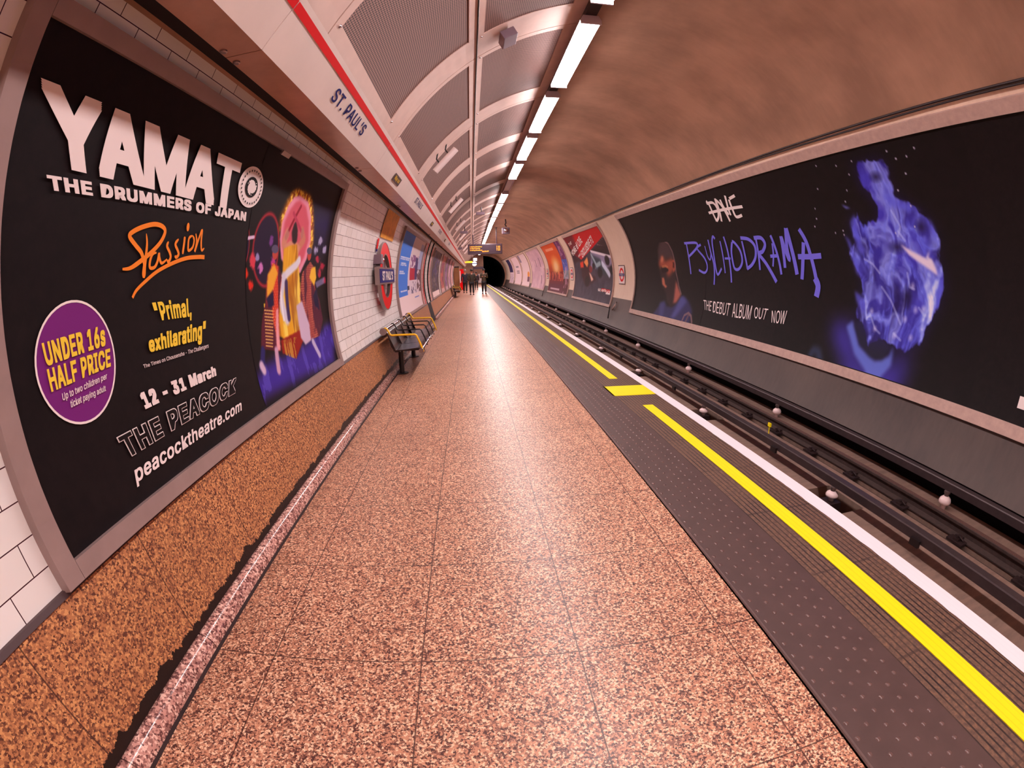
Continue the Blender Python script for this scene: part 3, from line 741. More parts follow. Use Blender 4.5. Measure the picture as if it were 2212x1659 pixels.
# ------------------------------------------------------------------ name fascia (frieze)
FP = [(-0.90, 2.575), (-0.72, 2.83), (-0.745, 2.86), (-1.08, 2.70), (-1.08, 2.60)]
n3 = Vector((2.83 - 2.575, 0, -(-0.72 + 0.90))).normalized()
def fpt(y, s, lift=0.003):      # s: 0 at the lower arris, 1 at the top edge
    return (-0.90 + 0.18 * s + n3.x * lift, y, 2.575 + 0.255 * s + n3.z * lift)
def fascia(y0, y1, label, name=None, sign=None):
    t = empty('name_fascia', (0, y0, 0)); tag(t, label, 'fascia', 'enamelled fascia panels along the left side'); L = y1 - y0
    MB().extr([(-0.90, 2.575), (-0.72, 2.83), (-0.73, 2.845), (-0.745, 2.84), (-0.915, 2.60)], 0.003, L - 0.003).build('face_panel', 'frieze', t)
    MB().extr([(-0.90, 2.575), (-0.905, 2.59), (-1.08, 2.59), (-1.08, 2.575)], 0.003, L - 0.003).build('soffit', 'soffit', t)
    MB().add([fpt(0.003, 0.73), fpt(L - .003, 0.73), fpt(L - .003, 0.88), fpt(0.003, 0.88)], [(0, 1, 2, 3)]) 
    m = MB(); m.add([fpt(0.003, 0.735), fpt(L - .003, 0.735), fpt(L - .003, 0.885), fpt(0.003, 0.885)], [(0, 1, 2, 3)]); m.build('red_stripe', 'red', t)
    for yy in (-0.012 + 0.012 + .06, L - .07):
        b = MB().lathe((-1.055, yy, 2.563), [(0.012, 0), (0.018, 0.004), (0.018, 0.012)], 10); b.build('bolt', 'steel', t)
    if name:
        v, f = glyphs("ST. PAUL'S", 0.012); m = MB(); a, b, s0, s1 = name
        m.add([fpt(a - y0 + (b - a) * u, s0 + (s1 - s0) * w_, 0.004 + c_) for u, w_, c_ in v], f); m.build('station_name', 'navy', t.children[0])['label'] = 'dark blue station name lettering'
    if sign:
        a, b = sign; m = MB(); m.add([fpt(a - y0, .17, .005), fpt(b - y0, .17, .005), fpt(b - y0, .47, .005), fpt(a - y0, .47, .005)], [(0, 1, 2, 3)], 0)
        v, f = glyphs("Way out", 0.02); m.add([fpt(a - y0 + (b - a) * (0.15 + .7 * u), .22 + .2 * w_, 0.007 + c_) for u, w_, c_ in v], f, 1)
        m.build('direction_sign', ['fr_dark', 'ytype'], t)['label'] = 'small dark sign with yellow lettering'
    return t
FS = [-8.35, -5.79, -3.23, -0.67, 1.89, 4.454, 7.0, 9.56, 12.1, 14.66, 17.2, 19.8, 22.3, 24.9, 27.4, 30, 32.5, 35.1, 37.6, 40.2, 42.8, 45.4, 48, 50.6, 53.2, 55.8, 58.4, 61, 63.6, 66.2]
for i in range(len(FS) - 1):
    nm = {1.89: (2.79, 3.64, 0.30, 0.60), 7.0: (7.19, 8.05, 0.30, 0.60), 12.1: (12.3, 13.2, .3, .6), 17.2: (17.4, 18.3, .3, .6), -3.23: (-2.5, -1.6, .3, .6)}.get(FS[i])
    sg = {4.454: (5.25, 5.69), 9.56: (10.2, 10.6), 14.66: (15.2, 15.6)}.get(FS[i])
    lab = {1.89: "pink-white fascia panel with red stripe and the large nearest station name", 4.454: 'fascia panel with red stripe carrying the small yellow-on-dark sign', 7.0: 'fascia panel with red stripe and the second, smaller looking station name', -0.67: 'fascia panel at the upper left edge of the photo, plain with red stripe'}.get(FS[i], 'far fascia panel with red stripe receding down the platform' if FS[i] > 8 else 'fascia panel with red stripe behind the camera')
    fascia(FS[i], FS[i + 1], lab, nm, sg)
struct(MB().extr([(-1.08, 2.60), (-1.08, 2.9), (-1.5, 2.9), (-1.5, 2.66), (-1.09, 2.66), (-1.09, 2.60)], YN, YF).build('trim_soffit_gap', 'dark'))
struct(MB().extr([(-0.83, 2.80), (-0.83, 2.99), (-0.90, 2.99), (-0.90, 2.80)], YN, YF).build('trim_fascia_gap', 'dark'))
# ------------------------------------------------------------------ loudspeakers hung from the ribs
def speaker(y, label):
    t = empty('loudspeaker', (0, y, 0)); tag(t, label, 'loudspeaker', 'white column loudspeakers under the ceiling')
    a = Vector((-0.52, 0, 3.12)); b = Vector((-0.195, 0, 3.47))
    MB().tube([a, b], 0.05, 14).build('speaker_body', 'paper', t)
    for q in (0.3, 0.72):
        p = a.lerp(b, q); MB().tube([p + Vector((-.03, 0, .03)), p + Vector((-0.07, 0, 0.09)), p + Vector((-0.05, 0, 0.2))], 0.012, 6).build('bracket', 'blackm', t)
for i in range(7):
    speaker(7.22 + 4.9 * i, ['white loudspeaker nearest the camera, hung under a perforated panel', 'second white loudspeaker, below the far station name side'][i] if i < 2 else 'small far white loudspeaker hung under the left ceiling panels')
# ================================================================== POSTERS ON THE CURVED LINING
def frame(side, Y0, Y1, v0, v1, wy, wv0, wv1, m, parent, t0=3.262, t1=3.212, name='frame', edge='fr_dark'):
    """four curved bars; v0..v1 / Y0..Y1 are the outer edges"""
    mb = MB()
    def bar(ya, yb, va, vb):
        n = max(1, int((vb - va) / 0.12)); vs = []
        for i in range(n + 1):
            w = va + (vb - va) * i / n
            vs += [S(side, ya, w, t0), S(side, yb, w, t0), S(side, yb, w, t1), S(side, ya, w, t1)]
        fs = [(4 * i + k, 4 * i + (k + 1) % 4, 4 * i + 4 + (k + 1) % 4, 4 * i + 4 + k) for i in range(n) for k in range(4)] + [(0, 1, 2, 3), (4 * n, 4 * n + 3, 4 * n + 2, 4 * n + 1)]
        mb.add(vs, fs)
    bar(Y0, Y0 + wy, v0, v1); bar(Y1 - wy, Y1, v0, v1)
    bar(Y0 + wy + .002, Y1 - wy - .002, v0, v0 + wv0); bar(Y0 + wy + .002, Y1 - wy - .002, v1 - wv1, v1)
    return mb.build(name, m, parent)
def sheet(side, Y0, Y1, v0, v1, m, parent, name='printed_sheet', r=3.24):
    a = Art(side); a.box(Y0, Y1, v0, v1, m, r=r, n=40); return a.build(name, parent)
# ---------------- large drum-show poster, left wall
t = empty('advertising_poster', (0, 0, 0)); tag(t, 'huge black poster on the near left wall with big white lettering and a drummer picture', 'poster')
frame(-1, 0.94, 4.85, vz(0.615) , 1.25, 0.085, 0.075, 0.076, 'frame', t)
PB, PT = -0.614, 1.174
sheet(-1, 1.0, 4.79, -0.66, 1.2, 'black', t)
MB().extr([(-1.264, 2.405), (-1.240, 2.43), (-1.232, 2.422), (-1.256, 2.397)], 3.02, 3.16).build('name_plate', 'steel', t)
a = Art(-1)
a.text('YAMAT', [(85, 168), (520, 352), (502, 455), (106, 357)], 'ltype', 0.038, cuts=10, space=0.88)
oY, oV = 2.765, (lining(527, 403, -1)[1] + lining(565, 403, -1)[1]) / 2 + .0
OC = ((lining(513, 400, -1)[0] + lining(568, 400, -1)[0]) / 2, (lining(546, 358, -1)[1] + lining(540, 450, -1)[1]) / 2)
OR = ((lining(568, 400, -1)[0] - lining(513, 400, -1)[0]) / 2, (lining(546, 358, -1)[1] - lining(540, 450, -1)[1]) / 2)
a.ell(*OC, *OR, 'ltype')
a.text('THE DRUMMERS OF JAPAN', [(97, 377), (530, 458), (528, 478), (103, 411)], 'ltype', 0.045, cuts=3)
a.text('12 - 31 March', [(297, 850), (462, 790), (465, 812), (312, 885)], 'ltype', 0.055, cuts=3)
a.text('peacocktheatre.com', [(286, 1008), (519, 864), (520, 893), (294, 1053)], 'ltype', 0.02, cuts=3)
a.outline_text('THE PEACOCK', [(248, 945), (508, 815), (506, 850), (274, 993)], 'ltype', 'black', 0.055, 0.028)
a.text('The Times on Chousensha - The Challengers', [(306, 788), (448, 742), (448, 754), (309, 798)], 'ltype', 0.004, cuts=1)
a.text('Up to two children per', [(130, 850), (227, 805), (228, 822), (133, 870)], 'ltype', 0.01, r=3.230)
a.text('ticket paying adult', [(148, 865), (224, 832), (226, 848), (150, 886)], 'ltype', 0.01, r=3.230)
a.build('white_lettering', t)
a = Art(-1)
# emblem inside the O
a.ell(*OC, OR[0] * .5, OR[1] * .5, 'black', r=3.2300)
a.build('dark_print', t)
a = Art(-1)
for k in range(3):
    th = 2 * PI * k / 3 + 0.5
    for q in range(7):
        u = q / 6; rr = 0.03 + 0.03 * u; an = th + u * 2.3; w_ = 0.028 * (1 - u) + 0.008
        rr = .12 + .26 * u; w_ = .13 * (1 - u) ** .8 + .03
        a.ell(OC[0] + OR[0] * rr * math.cos(an), OC[1] + OR[1] * rr * math.sin(an), w_ * OR[0], w_ * OR[1], 'ltype', r=3.2285, n=14)
a.build('emblem', t)['label'] = 'round emblem of three curling commas'
a = Art(-1)
for k in range(26):
    th = 2 * PI * k / 26; a.ell(OC[0] + OR[0] * .8 * math.cos(th), OC[1] + OR[1] * .8 * math.sin(th), OR[0] * .045, OR[1] * .06, 'black', r=3.2285, n=6)
a.build('emblem_border', t)
a = Art(-1)
a.text('"Primal,', [(325, 653), (410, 643), (412, 692), (340, 702)], 'ytype', 0.03, cuts=3)
a.text('exhilarating"', [(316, 728), (442, 692), (441, 742), (322, 770)], 'ytype', 0.035, cuts=3)
a.build('yellow_lettering', t)
a = Art(-1)
cY, cV = 1.375, (vz(1.5 - .18))
a.ell(cY, cV, 0.215, 0.225, 'purple', r=3.236); a.ell(cY, cV, 0.222, 0.232, 'ltype', r=3.2345, a2=0.213, b2=0.223)
a.build('purple_disc', t)['label'] = 'purple disc with thin white rim'
a = Art(-1)
a.text('UNDER 16s', [(86, 742), (222, 702), (225, 747), (98, 792)], 'ytype', 0.034, cuts=3, r=3.230)
a.text('HALF PRICE', [(97, 798), (234, 752), (236, 792), (108, 848)], 'ytype', 0.034, cuts=3, r=3.230)
a.build('disc_lettering', [c for c in t.children if c.name.startswith('purple_disc')][0])
a = Art(-1)
def q7(L): return [(240 + .21703 * x, 460 + .21703 * y) for x, y in L]
W1 = 0.03
a.stroke(q7([(100, 560), (180, 548), (280, 480), (390, 390), (480, 290), (525, 190), (500, 135), (420, 112), (300, 140), (200, 190), (172, 235), (230, 320), (290, 400), (315, 500), (318, 560)]), 0.022, 'otype')
a.stroke(q7([(338, 205), (345, 300), (335, 420), (318, 545), (312, 648)]), (0.008, 0.03), 'otype')
a.stroke(q7([(440, 395), (400, 410), (375, 480), (375, 545), (420, 540), (450, 480), (465, 405), (468, 440), (490, 500), (545, 460)]), 0.016, 'otype')
a.stroke(q7([(560, 285), (545, 330), (570, 390), (580, 440), (560, 485), (545, 470)]), 0.017, 'otype')
a.stroke(q7([(660, 260), (628, 310), (650, 370), (660, 410), (640, 440), (620, 430)]), 0.017, 'otype')
a.stroke(q7([(722, 235), (715, 300), (700, 410)]), 0.018, 'otype')
a.ell(*lining(*q7([(757, 140)])[0], -1), 0.013, 0.022, 'otype')
a.stroke(q7([(800, 225), (765, 250), (755, 330), (760, 375), (800, 340), (815, 270), (800, 225)]), 0.015, 'otype')
a.stroke(q7([(832, 205), (840, 290), (820, 385), (860, 260), (895, 170), (885, 290), (890, 370), (915, 350)]), 0.015, 'otype')
a.stroke(q7([(200, 845), (240, 770), (330, 680), (450, 580), (600, 500), (740, 450), (860, 438), (918, 440)]), (0.014, 0.024), 'otype', taper=False)
a.build('orange_script', t)['label'] = 'orange handwritten word with an underline'
# drummer picture (generic stage drummers)
P = Picture(-1, 2.92, 4.765, -0.614, 1.17, 0.008, 0.005, (23, 15, 18))
X, W = P.X, P.W
nz = fbm(X * 6, W * 6, 5); nz2 = fbm(X * 30, W * 30, 9); nz3 = fbm(X * 14, W * 5, 12)
P.lay(np.clip((X - 3.6) / 0.7, 0, 1) * np.clip((W - 0.3) / 0.5, 0, 1) * np.clip((1.05 - W) / .3, 0, 1) * np.clip((4.75 - X) / .2, 0, 1), (38, 26, 92), 0.9)
fl = P.soft(P.mask([(575, 785), (640, 760), (722, 690), (722, 780), (560, 868), (556, 815)]), 8)
P.lay(fl, (62, 40, 150)); P.lay(fl * (nz3 > 0.55), (96, 80, 196), 0.6)
# drummers in the dark behind
for (x, y, rx, ry, c) in ((575, 540, .22, .26, (70, 16, 40)), (523, 530, .10, .14, (90, 14, 26))):
    c0 = P.pts([(x, y)])[0]; r = np.hypot((X - c0[0]) / rx, (W - c0[1]) / ry)
    P.lay(np.clip(1 - abs(r - 1) / 0.1, 0, 1), (190, 40, 60), 0.9); P.lay((r < 0.93).astype(float), (34, 16, 52), 0.9)
for (x, y, c, s_) in ((545, 565, (214, 60, 80), .05), (563, 578, (206, 120, 190), .04), (528, 592, (230, 50, 24), .05), (514, 562, (150, 20, 20), .04), (540, 617, (220, 40, 26), .04), (516, 600, (170, 24, 20), .03), (590, 570, (190, 60, 140), .05), (556, 555, (150, 140, 190), .03), (585, 520, (120, 60, 140), .04), (571, 660, (220, 200, 60), .015), (520, 540, (240, 90, 40), .03)):
    c0 = P.pts([(x, y)])[0]; r = np.hypot((X - c0[0]) / s_, (W - c0[1]) / s_) + (nz2 - .5) * 1.4; P.lay(np.clip(1.2 - r, 0, 1) * 2, c, 0.95)
P.line([(506, 532), (524, 545)], 0.018, (250, 100, 50)); P.line([(532, 515), (548, 512)], 0.016, (220, 190, 220))
for (x, y) in ((686, 560), (690, 590), (696, 575), (701, 540), (682, 540), (700, 605), (692, 520)):
    c0 = P.pts([(x, y)])[0]; r = np.hypot((X - c0[0]) / .07, (W - c0[1]) / .045) + (nz2 - .5) * 1.2; P.lay(np.clip(1.1 - r, 0, 1) * 2, (176, 40, 70) if y > 550 else (170, 160, 200), 0.8)
# flame halo of the great drum
dr = [(648, 422), (666, 436), (672, 470), (671, 520), (662, 560), (648, 590), (625, 585), (607, 560), (604, 520), (609, 480), (622, 445), (636, 425)]
big = [(645, 408), (672, 425), (677, 470), (676, 520), (668, 560), (660, 500), (604, 500), (606, 470), (618, 440), (632, 415)]
P.lay(np.clip(P.soft(P.mask(big), 4) * (0.5 + nz2), 0, 1), (250, 150, 30))
P.lay(P.soft(P.mask(big), 2) * (nz2 > 0.52), (255, 224, 90), 0.9); P.lay(P.soft(P.mask(big), 2) * (fbm(X * 40, W * 12, 3) > 0.6), (130, 40, 20), 0.8)
P.poly(dr, (236, 150, 176), soft=1)
di = [(648, 432), (661, 446), (667, 480), (666, 520), (657, 555), (645, 578), (627, 575), (612, 552), (609, 515), (614, 480), (627, 452), (639, 436)]
P.poly(di, (214, 88, 108), soft=2)
# lead drummer, arms raised with sticks, seen from behind
P.line([(618, 540), (613, 525), (620, 505)], .06, (214, 140, 116)); P.line([(645, 535), (656, 518), (652, 500)], .055, (206, 126, 104))
P.poly([(614, 532), (625, 520), (640, 522), (648, 534), (642, 556), (622, 556)], (220, 146, 122), soft=1)
P.poly([(631, 522), (630, 502), (635, 484), (640, 476), (643, 500), (641, 522), (636, 528)], (46, 20, 28), soft=1)
P.line([(621, 504), (650, 446)], 0.022, (150, 18, 46)); P.line([(652, 503), (634, 460)], 0.022, (190, 60, 90))
P.line([(618, 511), (621, 505)], .04, (190, 120, 110)); P.line([(652, 508), (653, 500)], .04, (190, 118, 110))
ROBE = [(613, 537), (628, 530), (641, 528), (643, 556), (647, 600), (651, 650), (655, 712), (640, 732), (622, 740), (600, 722), (601, 690), (606, 640), (610, 590)]
P.poly(ROBE, (232, 166, 34), soft=1); rm = P.soft(P.mask(ROBE), 1)
P.lay(rm * np.clip((fbm(X * 9, W * 1.6, 8) - .5) * 6, 0, 1), (255, 226, 104), 0.85); P.lay(rm * np.clip((.44 - fbm(X * 8, W * 1.8, 22)) * 7, 0, 1), (150, 76, 16), 0.75)
P.line([(606, 612), (620, 590), (640, 572), (646, 562)], .05, (226, 218, 230)); P.line([(612, 602), (606, 640), (611, 668), (620, 688)], .07, (214, 206, 224)); P.line([(618, 612), (620, 650), (624, 686)], .045, (62, 44, 92)); P.line([(606, 630), (613, 690)], .02, (240, 236, 244))
P.poly([(606, 735), (650, 712), (655, 735), (640, 775), (625, 765), (610, 765)], (150, 30, 20), soft=1)
P.lay(P.mask([(612, 735), (640, 728), (640, 776), (616, 766)]) * (fbm(X * 50, W * 6, 2) > 0.5), (200, 150, 60), 0.8)
# two attendants left and right
for Q, sh, hd in (([(588, 568), (602, 575), (608, 600), (604, 640), (602, 700), (606, 758), (565, 752), (566, 700), (574, 650), (577, 600)], 0, (594, 548)),
                  ([(670, 565), (680, 580), (680, 620), (690, 650), (697, 690), (690, 725), (668, 735), (655, 700), (648, 640), (652, 590)], 1, (668, 552))):
    P.poly(Q, (206, 44, 30) if sh == 0 else (150, 50, 60), soft=1)
    mk = P.mask(Q); P.lay(mk * (np.sin(X * 190) * np.sin(W * 150) > 0.35), (250, 176, 120), 0.6)
    P.lay(mk * np.clip((fbm(X * 10, W * 3, 14) - .53) * 9, 0, 1), (70, 20, 50), 0.85)
    P.disc(hd, .055, .05, (190, 70, 60)); P.disc((hd[0], hd[1] - 10), .07, .035, (90, 80, 110))
P.poly([(578, 592), (592, 570), (600, 590), (590, 625), (576, 645)], (240, 170, 50), soft=1)
P.poly([(672, 580), (681, 575), (683, 600), (678, 618), (668, 600)], (246, 190, 60), soft=1)
P.poly([(575, 645), (590, 630), (592, 660), (580, 665)], (30, 18, 60), soft=1); P.poly([(676, 640), (684, 620), (690, 670), (680, 660)], (28, 18, 56), soft=1)
for k in range(12): P.line([(571 + k * .3, 670 + 7 * k), (590 - k * .1, 672 + 7 * k)], 0.006, (250, 200, 110), .8)
P.poly([(640, 660), (652, 650), (668, 700), (672, 735), (660, 745), (650, 730)], (206, 180, 206), soft=1)
P.poly([(596, 668), (601, 666), (606, 756), (598, 758)], (236, 160, 170), soft=1)
for (A_, B_, c) in (((597, 758), (602, 800), (206, 160, 190)), ((568, 758), (566, 800), (40, 34, 100)), ((676, 738), (690, 766), (190, 176, 214)), ((565, 790), (570, 800), (210, 180, 210))): P.line([A_, B_], 0.045, c)
P.poly([(680, 610), (700, 598), (700, 612), (684, 622)], (150, 140, 190), .7, soft=1)
o = P.build('stage_picture', t); o['label'] = 'picture of costumed drummers before a big drum'

# ---------------- very long black poster across the track
t = empty('advertising_poster', (0, 0, 0)); tag(t, 'very long black poster across the track with blue handwritten title and blue flames', 'poster')
VB0, VB1, VT0, VT1 = -1.07, -0.935, 1.935, 2.08
frame(1, 1.50, 13.78, VB0, VT1, 0.05, 0.135, 0.145, 'frame2', t)
sheet(1, 1.53, 13.75, -0.95, 1.95, 'black', t)
a = Art(1)
def q4(L): return [(1440 + .19293 * x, 400 + .19293 * y) for x, y in L]
w_ = 0.035
for L in ([(445, 175), (480, 220), (520, 310), (565, 405)], [(450, 205), (520, 195), (570, 260), (585, 350), (565, 400)], [(545, 150), (590, 270), (620, 405)],
          [(545, 150), (580, 300)], [(545, 155), (620, 230), (715, 405)], [(600, 160), (640, 240), (700, 330)], [(655, 115), (690, 250), (722, 335)], [(705, 150), (765, 115)], [(700, 160), (730, 240), (780, 350), (848, 335)], [(475, 310), (650, 270), (852, 238)]):
    a.stroke(q4(L), w_ * 1.6, 'ltype', taper=False)
a.text('THE', q4([(415, 1285), (512, 1300), (500, 1410), (425, 1395)]), 'ltype', 0.0, shear=.1)
a.text('DEBUT', q4([(522, 1300), (722, 1325), (700, 1470), (520, 1425)]), 'ltype', 0.0, shear=.1)
a.text('ALBUM', q4([(740, 1320), (965, 1350), (940, 1510), (735, 1480)]), 'ltype', 0.0, shear=.1)
a.text('OUT', q4([(985, 1365), (1145, 1385), (1110, 1510), (985, 1490)]), 'ltype', 0.0, shear=.1)
a.text('NOW', q4([(1178, 1405), (1355, 1405), (1330, 1560), (1178, 1540)]), 'ltype', 0.0, shear=.1)
a.build('white_lettering', t)
a = Art(1)
B = [([(200, 650), (330, 645), (345, 690), (300, 750), (250, 800)], 1.3), ([(225, 660), (250, 800), (275, 995)], 1.3), ([(385, 665), (345, 710), (430, 820), (460, 920), (430, 980), (365, 950)], 1.2),
     ([(430, 680), (460, 790), (490, 835), (500, 770)], .8), ([(465, 610), (500, 760), (535, 900), (535, 1115)], 1.2), ([(545, 600), (520, 575), (515, 660), (545, 870), (575, 1000), (620, 930)], 1.2),
     ([(600, 625), (640, 830), (660, 985)], 1), ([(640, 575), (690, 750), (730, 1090)], 1.2), ([(655, 820), (720, 820)], 1), ([(735, 640), (730, 760), (760, 920), (810, 940), (850, 860), (830, 740), (770, 650), (735, 625)], 1.3),
     ([(845, 625), (880, 780), (910, 940)], 1.2), ([(830, 590), (920, 605), (990, 680), (1000, 800), (960, 890), (905, 935)], 1.5), ([(1005, 610), (1030, 760), (1050, 950)], 1.2), ([(980, 590), (1060, 590), (1105, 660), (1080, 740), (1040, 770), (1120, 880), (1235, 1085)], 1.6),
     ([(1185, 650), (1200, 780), (1195, 910)], 1), ([(1165, 560), (1220, 700), (1265, 860), (1290, 1000)], 1.3), ([(1165, 795), (1250, 790)], 1.3), ([(1280, 570), (1310, 740), (1330, 925)], 1.6), ([(1285, 575), (1330, 720), (1380, 835), (1350, 700), (1335, 480)], 1.8),
     ([(1340, 480), (1400, 700), (1465, 1000)], 2), ([(1535, 640), (1530, 850), (1520, 1055)], 1.8), ([(1485, 490), (1560, 620), (1620, 800), (1680, 1060)], 1.7), ([(1475, 800), (1600, 800), (1735, 790)], 1.9), ([(1665, 1040), (1700, 1130), (1680, 1250)], 2.6)]
for L, k in B: a.stroke(q4(L), w_ * k * 1.25, 'btype', taper=False)
a.build('blue_script', t)['label'] = 'tall blue handwritten title'
# blue flames (generic flame shape over dim shoulders)
P = Picture(1, 2.75, 6.55, -0.92, 1.93, 0.011, 0.011, (23, 15, 18))
X, W = P.X, P.W
P.lay(P.soft(P.mask([(1790, 700), (1830, 690), (1860, 780), (1900, 800), (1960, 760), (1965, 800), (1930, 838), (1860, 822), (1815, 775)]), 14), (76, 60, 196), 0.9)
P.poly([(1828, 705), (1842, 692), (1855, 745), (1890, 780), (1920, 770), (1930, 745), (1925, 790), (1900, 818), (1870, 805), (1845, 765)], (104, 120, 220), .9, soft=2)
P.poly([(1845, 700), (1862, 690), (1905, 730), (1925, 750), (1905, 778), (1880, 772), (1858, 745)], (36, 34, 56), 1, soft=2)
P.poly([(1745, 765), (1756, 745), (1772, 750), (1779, 775), (1766, 782), (1760, 762), (1750, 778)], (70, 90, 140), .5, soft=3)
F1 = [(1845, 360), (1852, 342), (1860, 358), (1868, 362), (1885, 343), (1895, 338), (1905, 345), (1915, 370), (1922, 408), (1932, 425), (1975, 448), (2005, 475), (2020, 500), (2026, 560), (2037, 600), (2036, 640), (2020, 680), (2008, 700), (1995, 735), (1975, 750), (1960, 762), (1940, 755), (1925, 742), (1900, 735), (1880, 740), (1862, 700), (1842, 680), (1858, 660), (1850, 630), (1868, 650), (1862, 610), (1845, 560), (1826, 520), (1838, 530), (1850, 545), (1842, 505), (1836, 470), (1850, 465), (1868, 500), (1880, 480), (1893, 490), (1900, 450), (1888, 435), (1865, 410), (1852, 390)]
m0 = P.mask(F1); m1 = P.soft(m0, 5); m1 = np.clip((m1 - .5 + (fbm(X * 7, W * 4, 51) - .5) * 1.3) * 5 + .5, 0, 1) * (P.soft(m0, 8) > .12)
den = fbm(X * 1.9, W * 1.5, 77, 3)
P.lay(P.soft(m0, 10), (40, 24, 120), 0.5)
P.lay(m1 * np.clip(0.55 + (den - .4) * 1.8, 0.25, 1), (66, 54, 186))
rg = random.Random(11); tr = np.zeros_like(X)
def nx(y, w, s_): return float(fbm(np.array([y * 1.3 + 50]), np.array([w * 1.1 + 50]), s_, 2)[0]) - 0.5
ys_ = P.pts(F1)
for k in range(230):
    y = rg.uniform(ys_[:, 0].min(), ys_[:, 0].max()); w = rg.uniform(-0.9, 1.2)
    L = [(y, w)]; n_ = rg.randint(4, 12)
    for q_ in range(n_):
        y += 0.055 * (2.6 * nx(y, w, 5) + 0.25 * math.sin(w * 5 + k)); w += rg.uniform(.05, .09); L.append((y, w))
    L = np.array(L); i0, i1 = np.searchsorted(P.V, [L[:, 1].min() - .06, L[:, 1].max() + .06]); j0, j1 = np.searchsorted(P.Y, [L[:, 0].min() - .06, L[:, 0].max() + .06])
    XX, WW = X[i0:i1, j0:j1], W[i0:i1, j0:j1]
    if XX.size == 0: continue
    wd = rg.uniform(.018, .05); am = rg.uniform(.18, .6)
    for e, ((x1, y1), (x2, y2)) in enumerate(zip(L[:-1], L[1:])):
        LL = (x2 - x1) ** 2 + (y2 - y1) ** 2 + 1e-9; tt = np.clip(((XX - x1) * (x2 - x1) + (WW - y1) * (y2 - y1)) / LL, 0, 1)
        dd = np.hypot(XX - x1 - tt * (x2 - x1), WW - y1 - tt * (y2 - y1)); tp = math.sin(PI * (e + .7) / (n_ + .8))
        tr[i0:i1, j0:j1] = np.maximum(tr[i0:i1, j0:j1], 0.0) + am * tp * np.exp(-(dd / (wd * (0.4 + tp * .6))) ** 2) * 0.45
tr *= m1
wx = X * 2.0 + 1.3 * fbm(X * 2.2, W * 1.3, 31); wy = W * 0.9 + 1.1 * fbm(X * 1.6 + 9, W * 1.6, 32)
rid = np.clip(1 - abs(2 * fbm(wx * 2.4, wy * 1.7, 40, 5) - 1) * 4.2, 0, 1); r2 = np.clip(1 - abs(2 * fbm(wx * 1.3 + 7, wy * 1.1, 60, 5) - 1) * 6, 0, 1)
P.lay(m1 * rid * .8, (100, 104, 236)); P.lay(m1 * r2 * .7, (158, 168, 252)); tr = tr * (0.55 + 0.6 * rid + 0.9 * r2)
P.lay(np.clip(tr, 0, 1) * .8, (112, 118, 240)); P.lay(np.clip((tr - .8) * .9, 0, 1), (176, 188, 255)); P.lay(np.clip((tr - 1.7) * .8, 0, 1), (238, 232, 255))
P.lay(m1 * np.clip((0.40 - den) * 7, 0, 1) * np.clip(1 - tr, 0, 1), (34, 20, 80), 0.85)
for c_, a_, b_ in (((1938, 534), .17, .10), ((1892, 382), .13, .09), ((1990, 490), .12, .12), ((1960, 640), .10, .16)): P.disc(c_, a_, b_, (30, 18, 56), .75, edge=.9)
P.poly([(1842, 505), (1836, 480), (1846, 462), (1853, 490), (1860, 520), (1872, 545), (1858, 550)], (98, 98, 232), .75, soft=2)
P.poly([(1830, 520), (1822, 505), (1836, 520), (1850, 560), (1860, 600), (1850, 590)], (98, 98, 232), .75, soft=2)
P.poly([(1850, 650), (1846, 628), (1862, 640), (1872, 660), (1864, 680)], (98, 98, 232), .75, soft=2)
P.poly([(2000, 470), (2012, 478), (2022, 500), (2022, 530), (2012, 500)], (98, 98, 232), .75, soft=2)
P.poly([(1905, 420), (1925, 425), (1960, 440), (1990, 455), (1960, 455), (1925, 445)], (98, 98, 232), .75, soft=2)
P.poly([(1945, 528), (1975, 545), (2000, 558), (2012, 562), (2022, 580), (2026, 596), (2015, 588), (1990, 570), (1965, 552)], (240, 220, 240), .95, soft=1)
P.poly([(2000, 558), (2008, 540), (2006, 556), (2014, 560), (2018, 575)], (240, 224, 244), .9, soft=1)
for L in ([(1868, 560), (1885, 570), (1900, 590)], [(1905, 620), (1925, 650), (1945, 700)], [(1960, 590), (1965, 620), (1975, 625)], [(1880, 680), (1890, 710), (1900, 720)], [(1985, 665), (1995, 680)], [(1930, 720), (1945, 735)], [(1870, 650), (1872, 690)], [(1940, 500), (1955, 520)], [(1925, 455), (1945, 490), (1940, 510)]):
    P.line(L, 0.02, (190, 200, 255), .45)
for (x, y) in ((1972, 618), (1955, 690), (1978, 670), (1995, 668), (1883, 672), (1932, 725), (1967, 730), (1890, 710)): P.disc((x, y), .05, .06, (226, 220, 255), .6, edge=1)
rs = random.Random(5)
for k in range(34):
    x = 1760 + rs.random() * 220; y = 315 + rs.random() * 200
    if 1840 < x < 1930 and y > 340: continue
    P.disc((x, y), .014, .02, (206, 196, 226), .9, edge=.6)
P.poly([(1818, 442), (1830, 446), (1838, 450), (1828, 452)], (120, 120, 220), .8, soft=1)
o = P.build('flame_picture', t); o['label'] = 'blue flames above a dim blue collar'
P = Picture(1, 9.2, 13.2, -1.0 + .07, 1.0, 0.02, 0.012, (23, 15, 18))
def q2(L): return [(1380 + .1447 * x, 480 + .1447 * y) for x, y in L]
P.poly(q2([(200, 1380), (330, 1200), (390, 1180), (420, 1260), (520, 1240), (640, 1100), (690, 1110), (760, 1200), (800, 1330), (760, 1500), (520, 1560), (250, 1480)]), (52, 48, 98), .9, soft=3)
P.poly(q2([(620, 1110), (665, 1100), (720, 1180), (640, 1290), (520, 1440), (470, 1420), (560, 1260)]), (84, 86, 152), .8, soft=3)
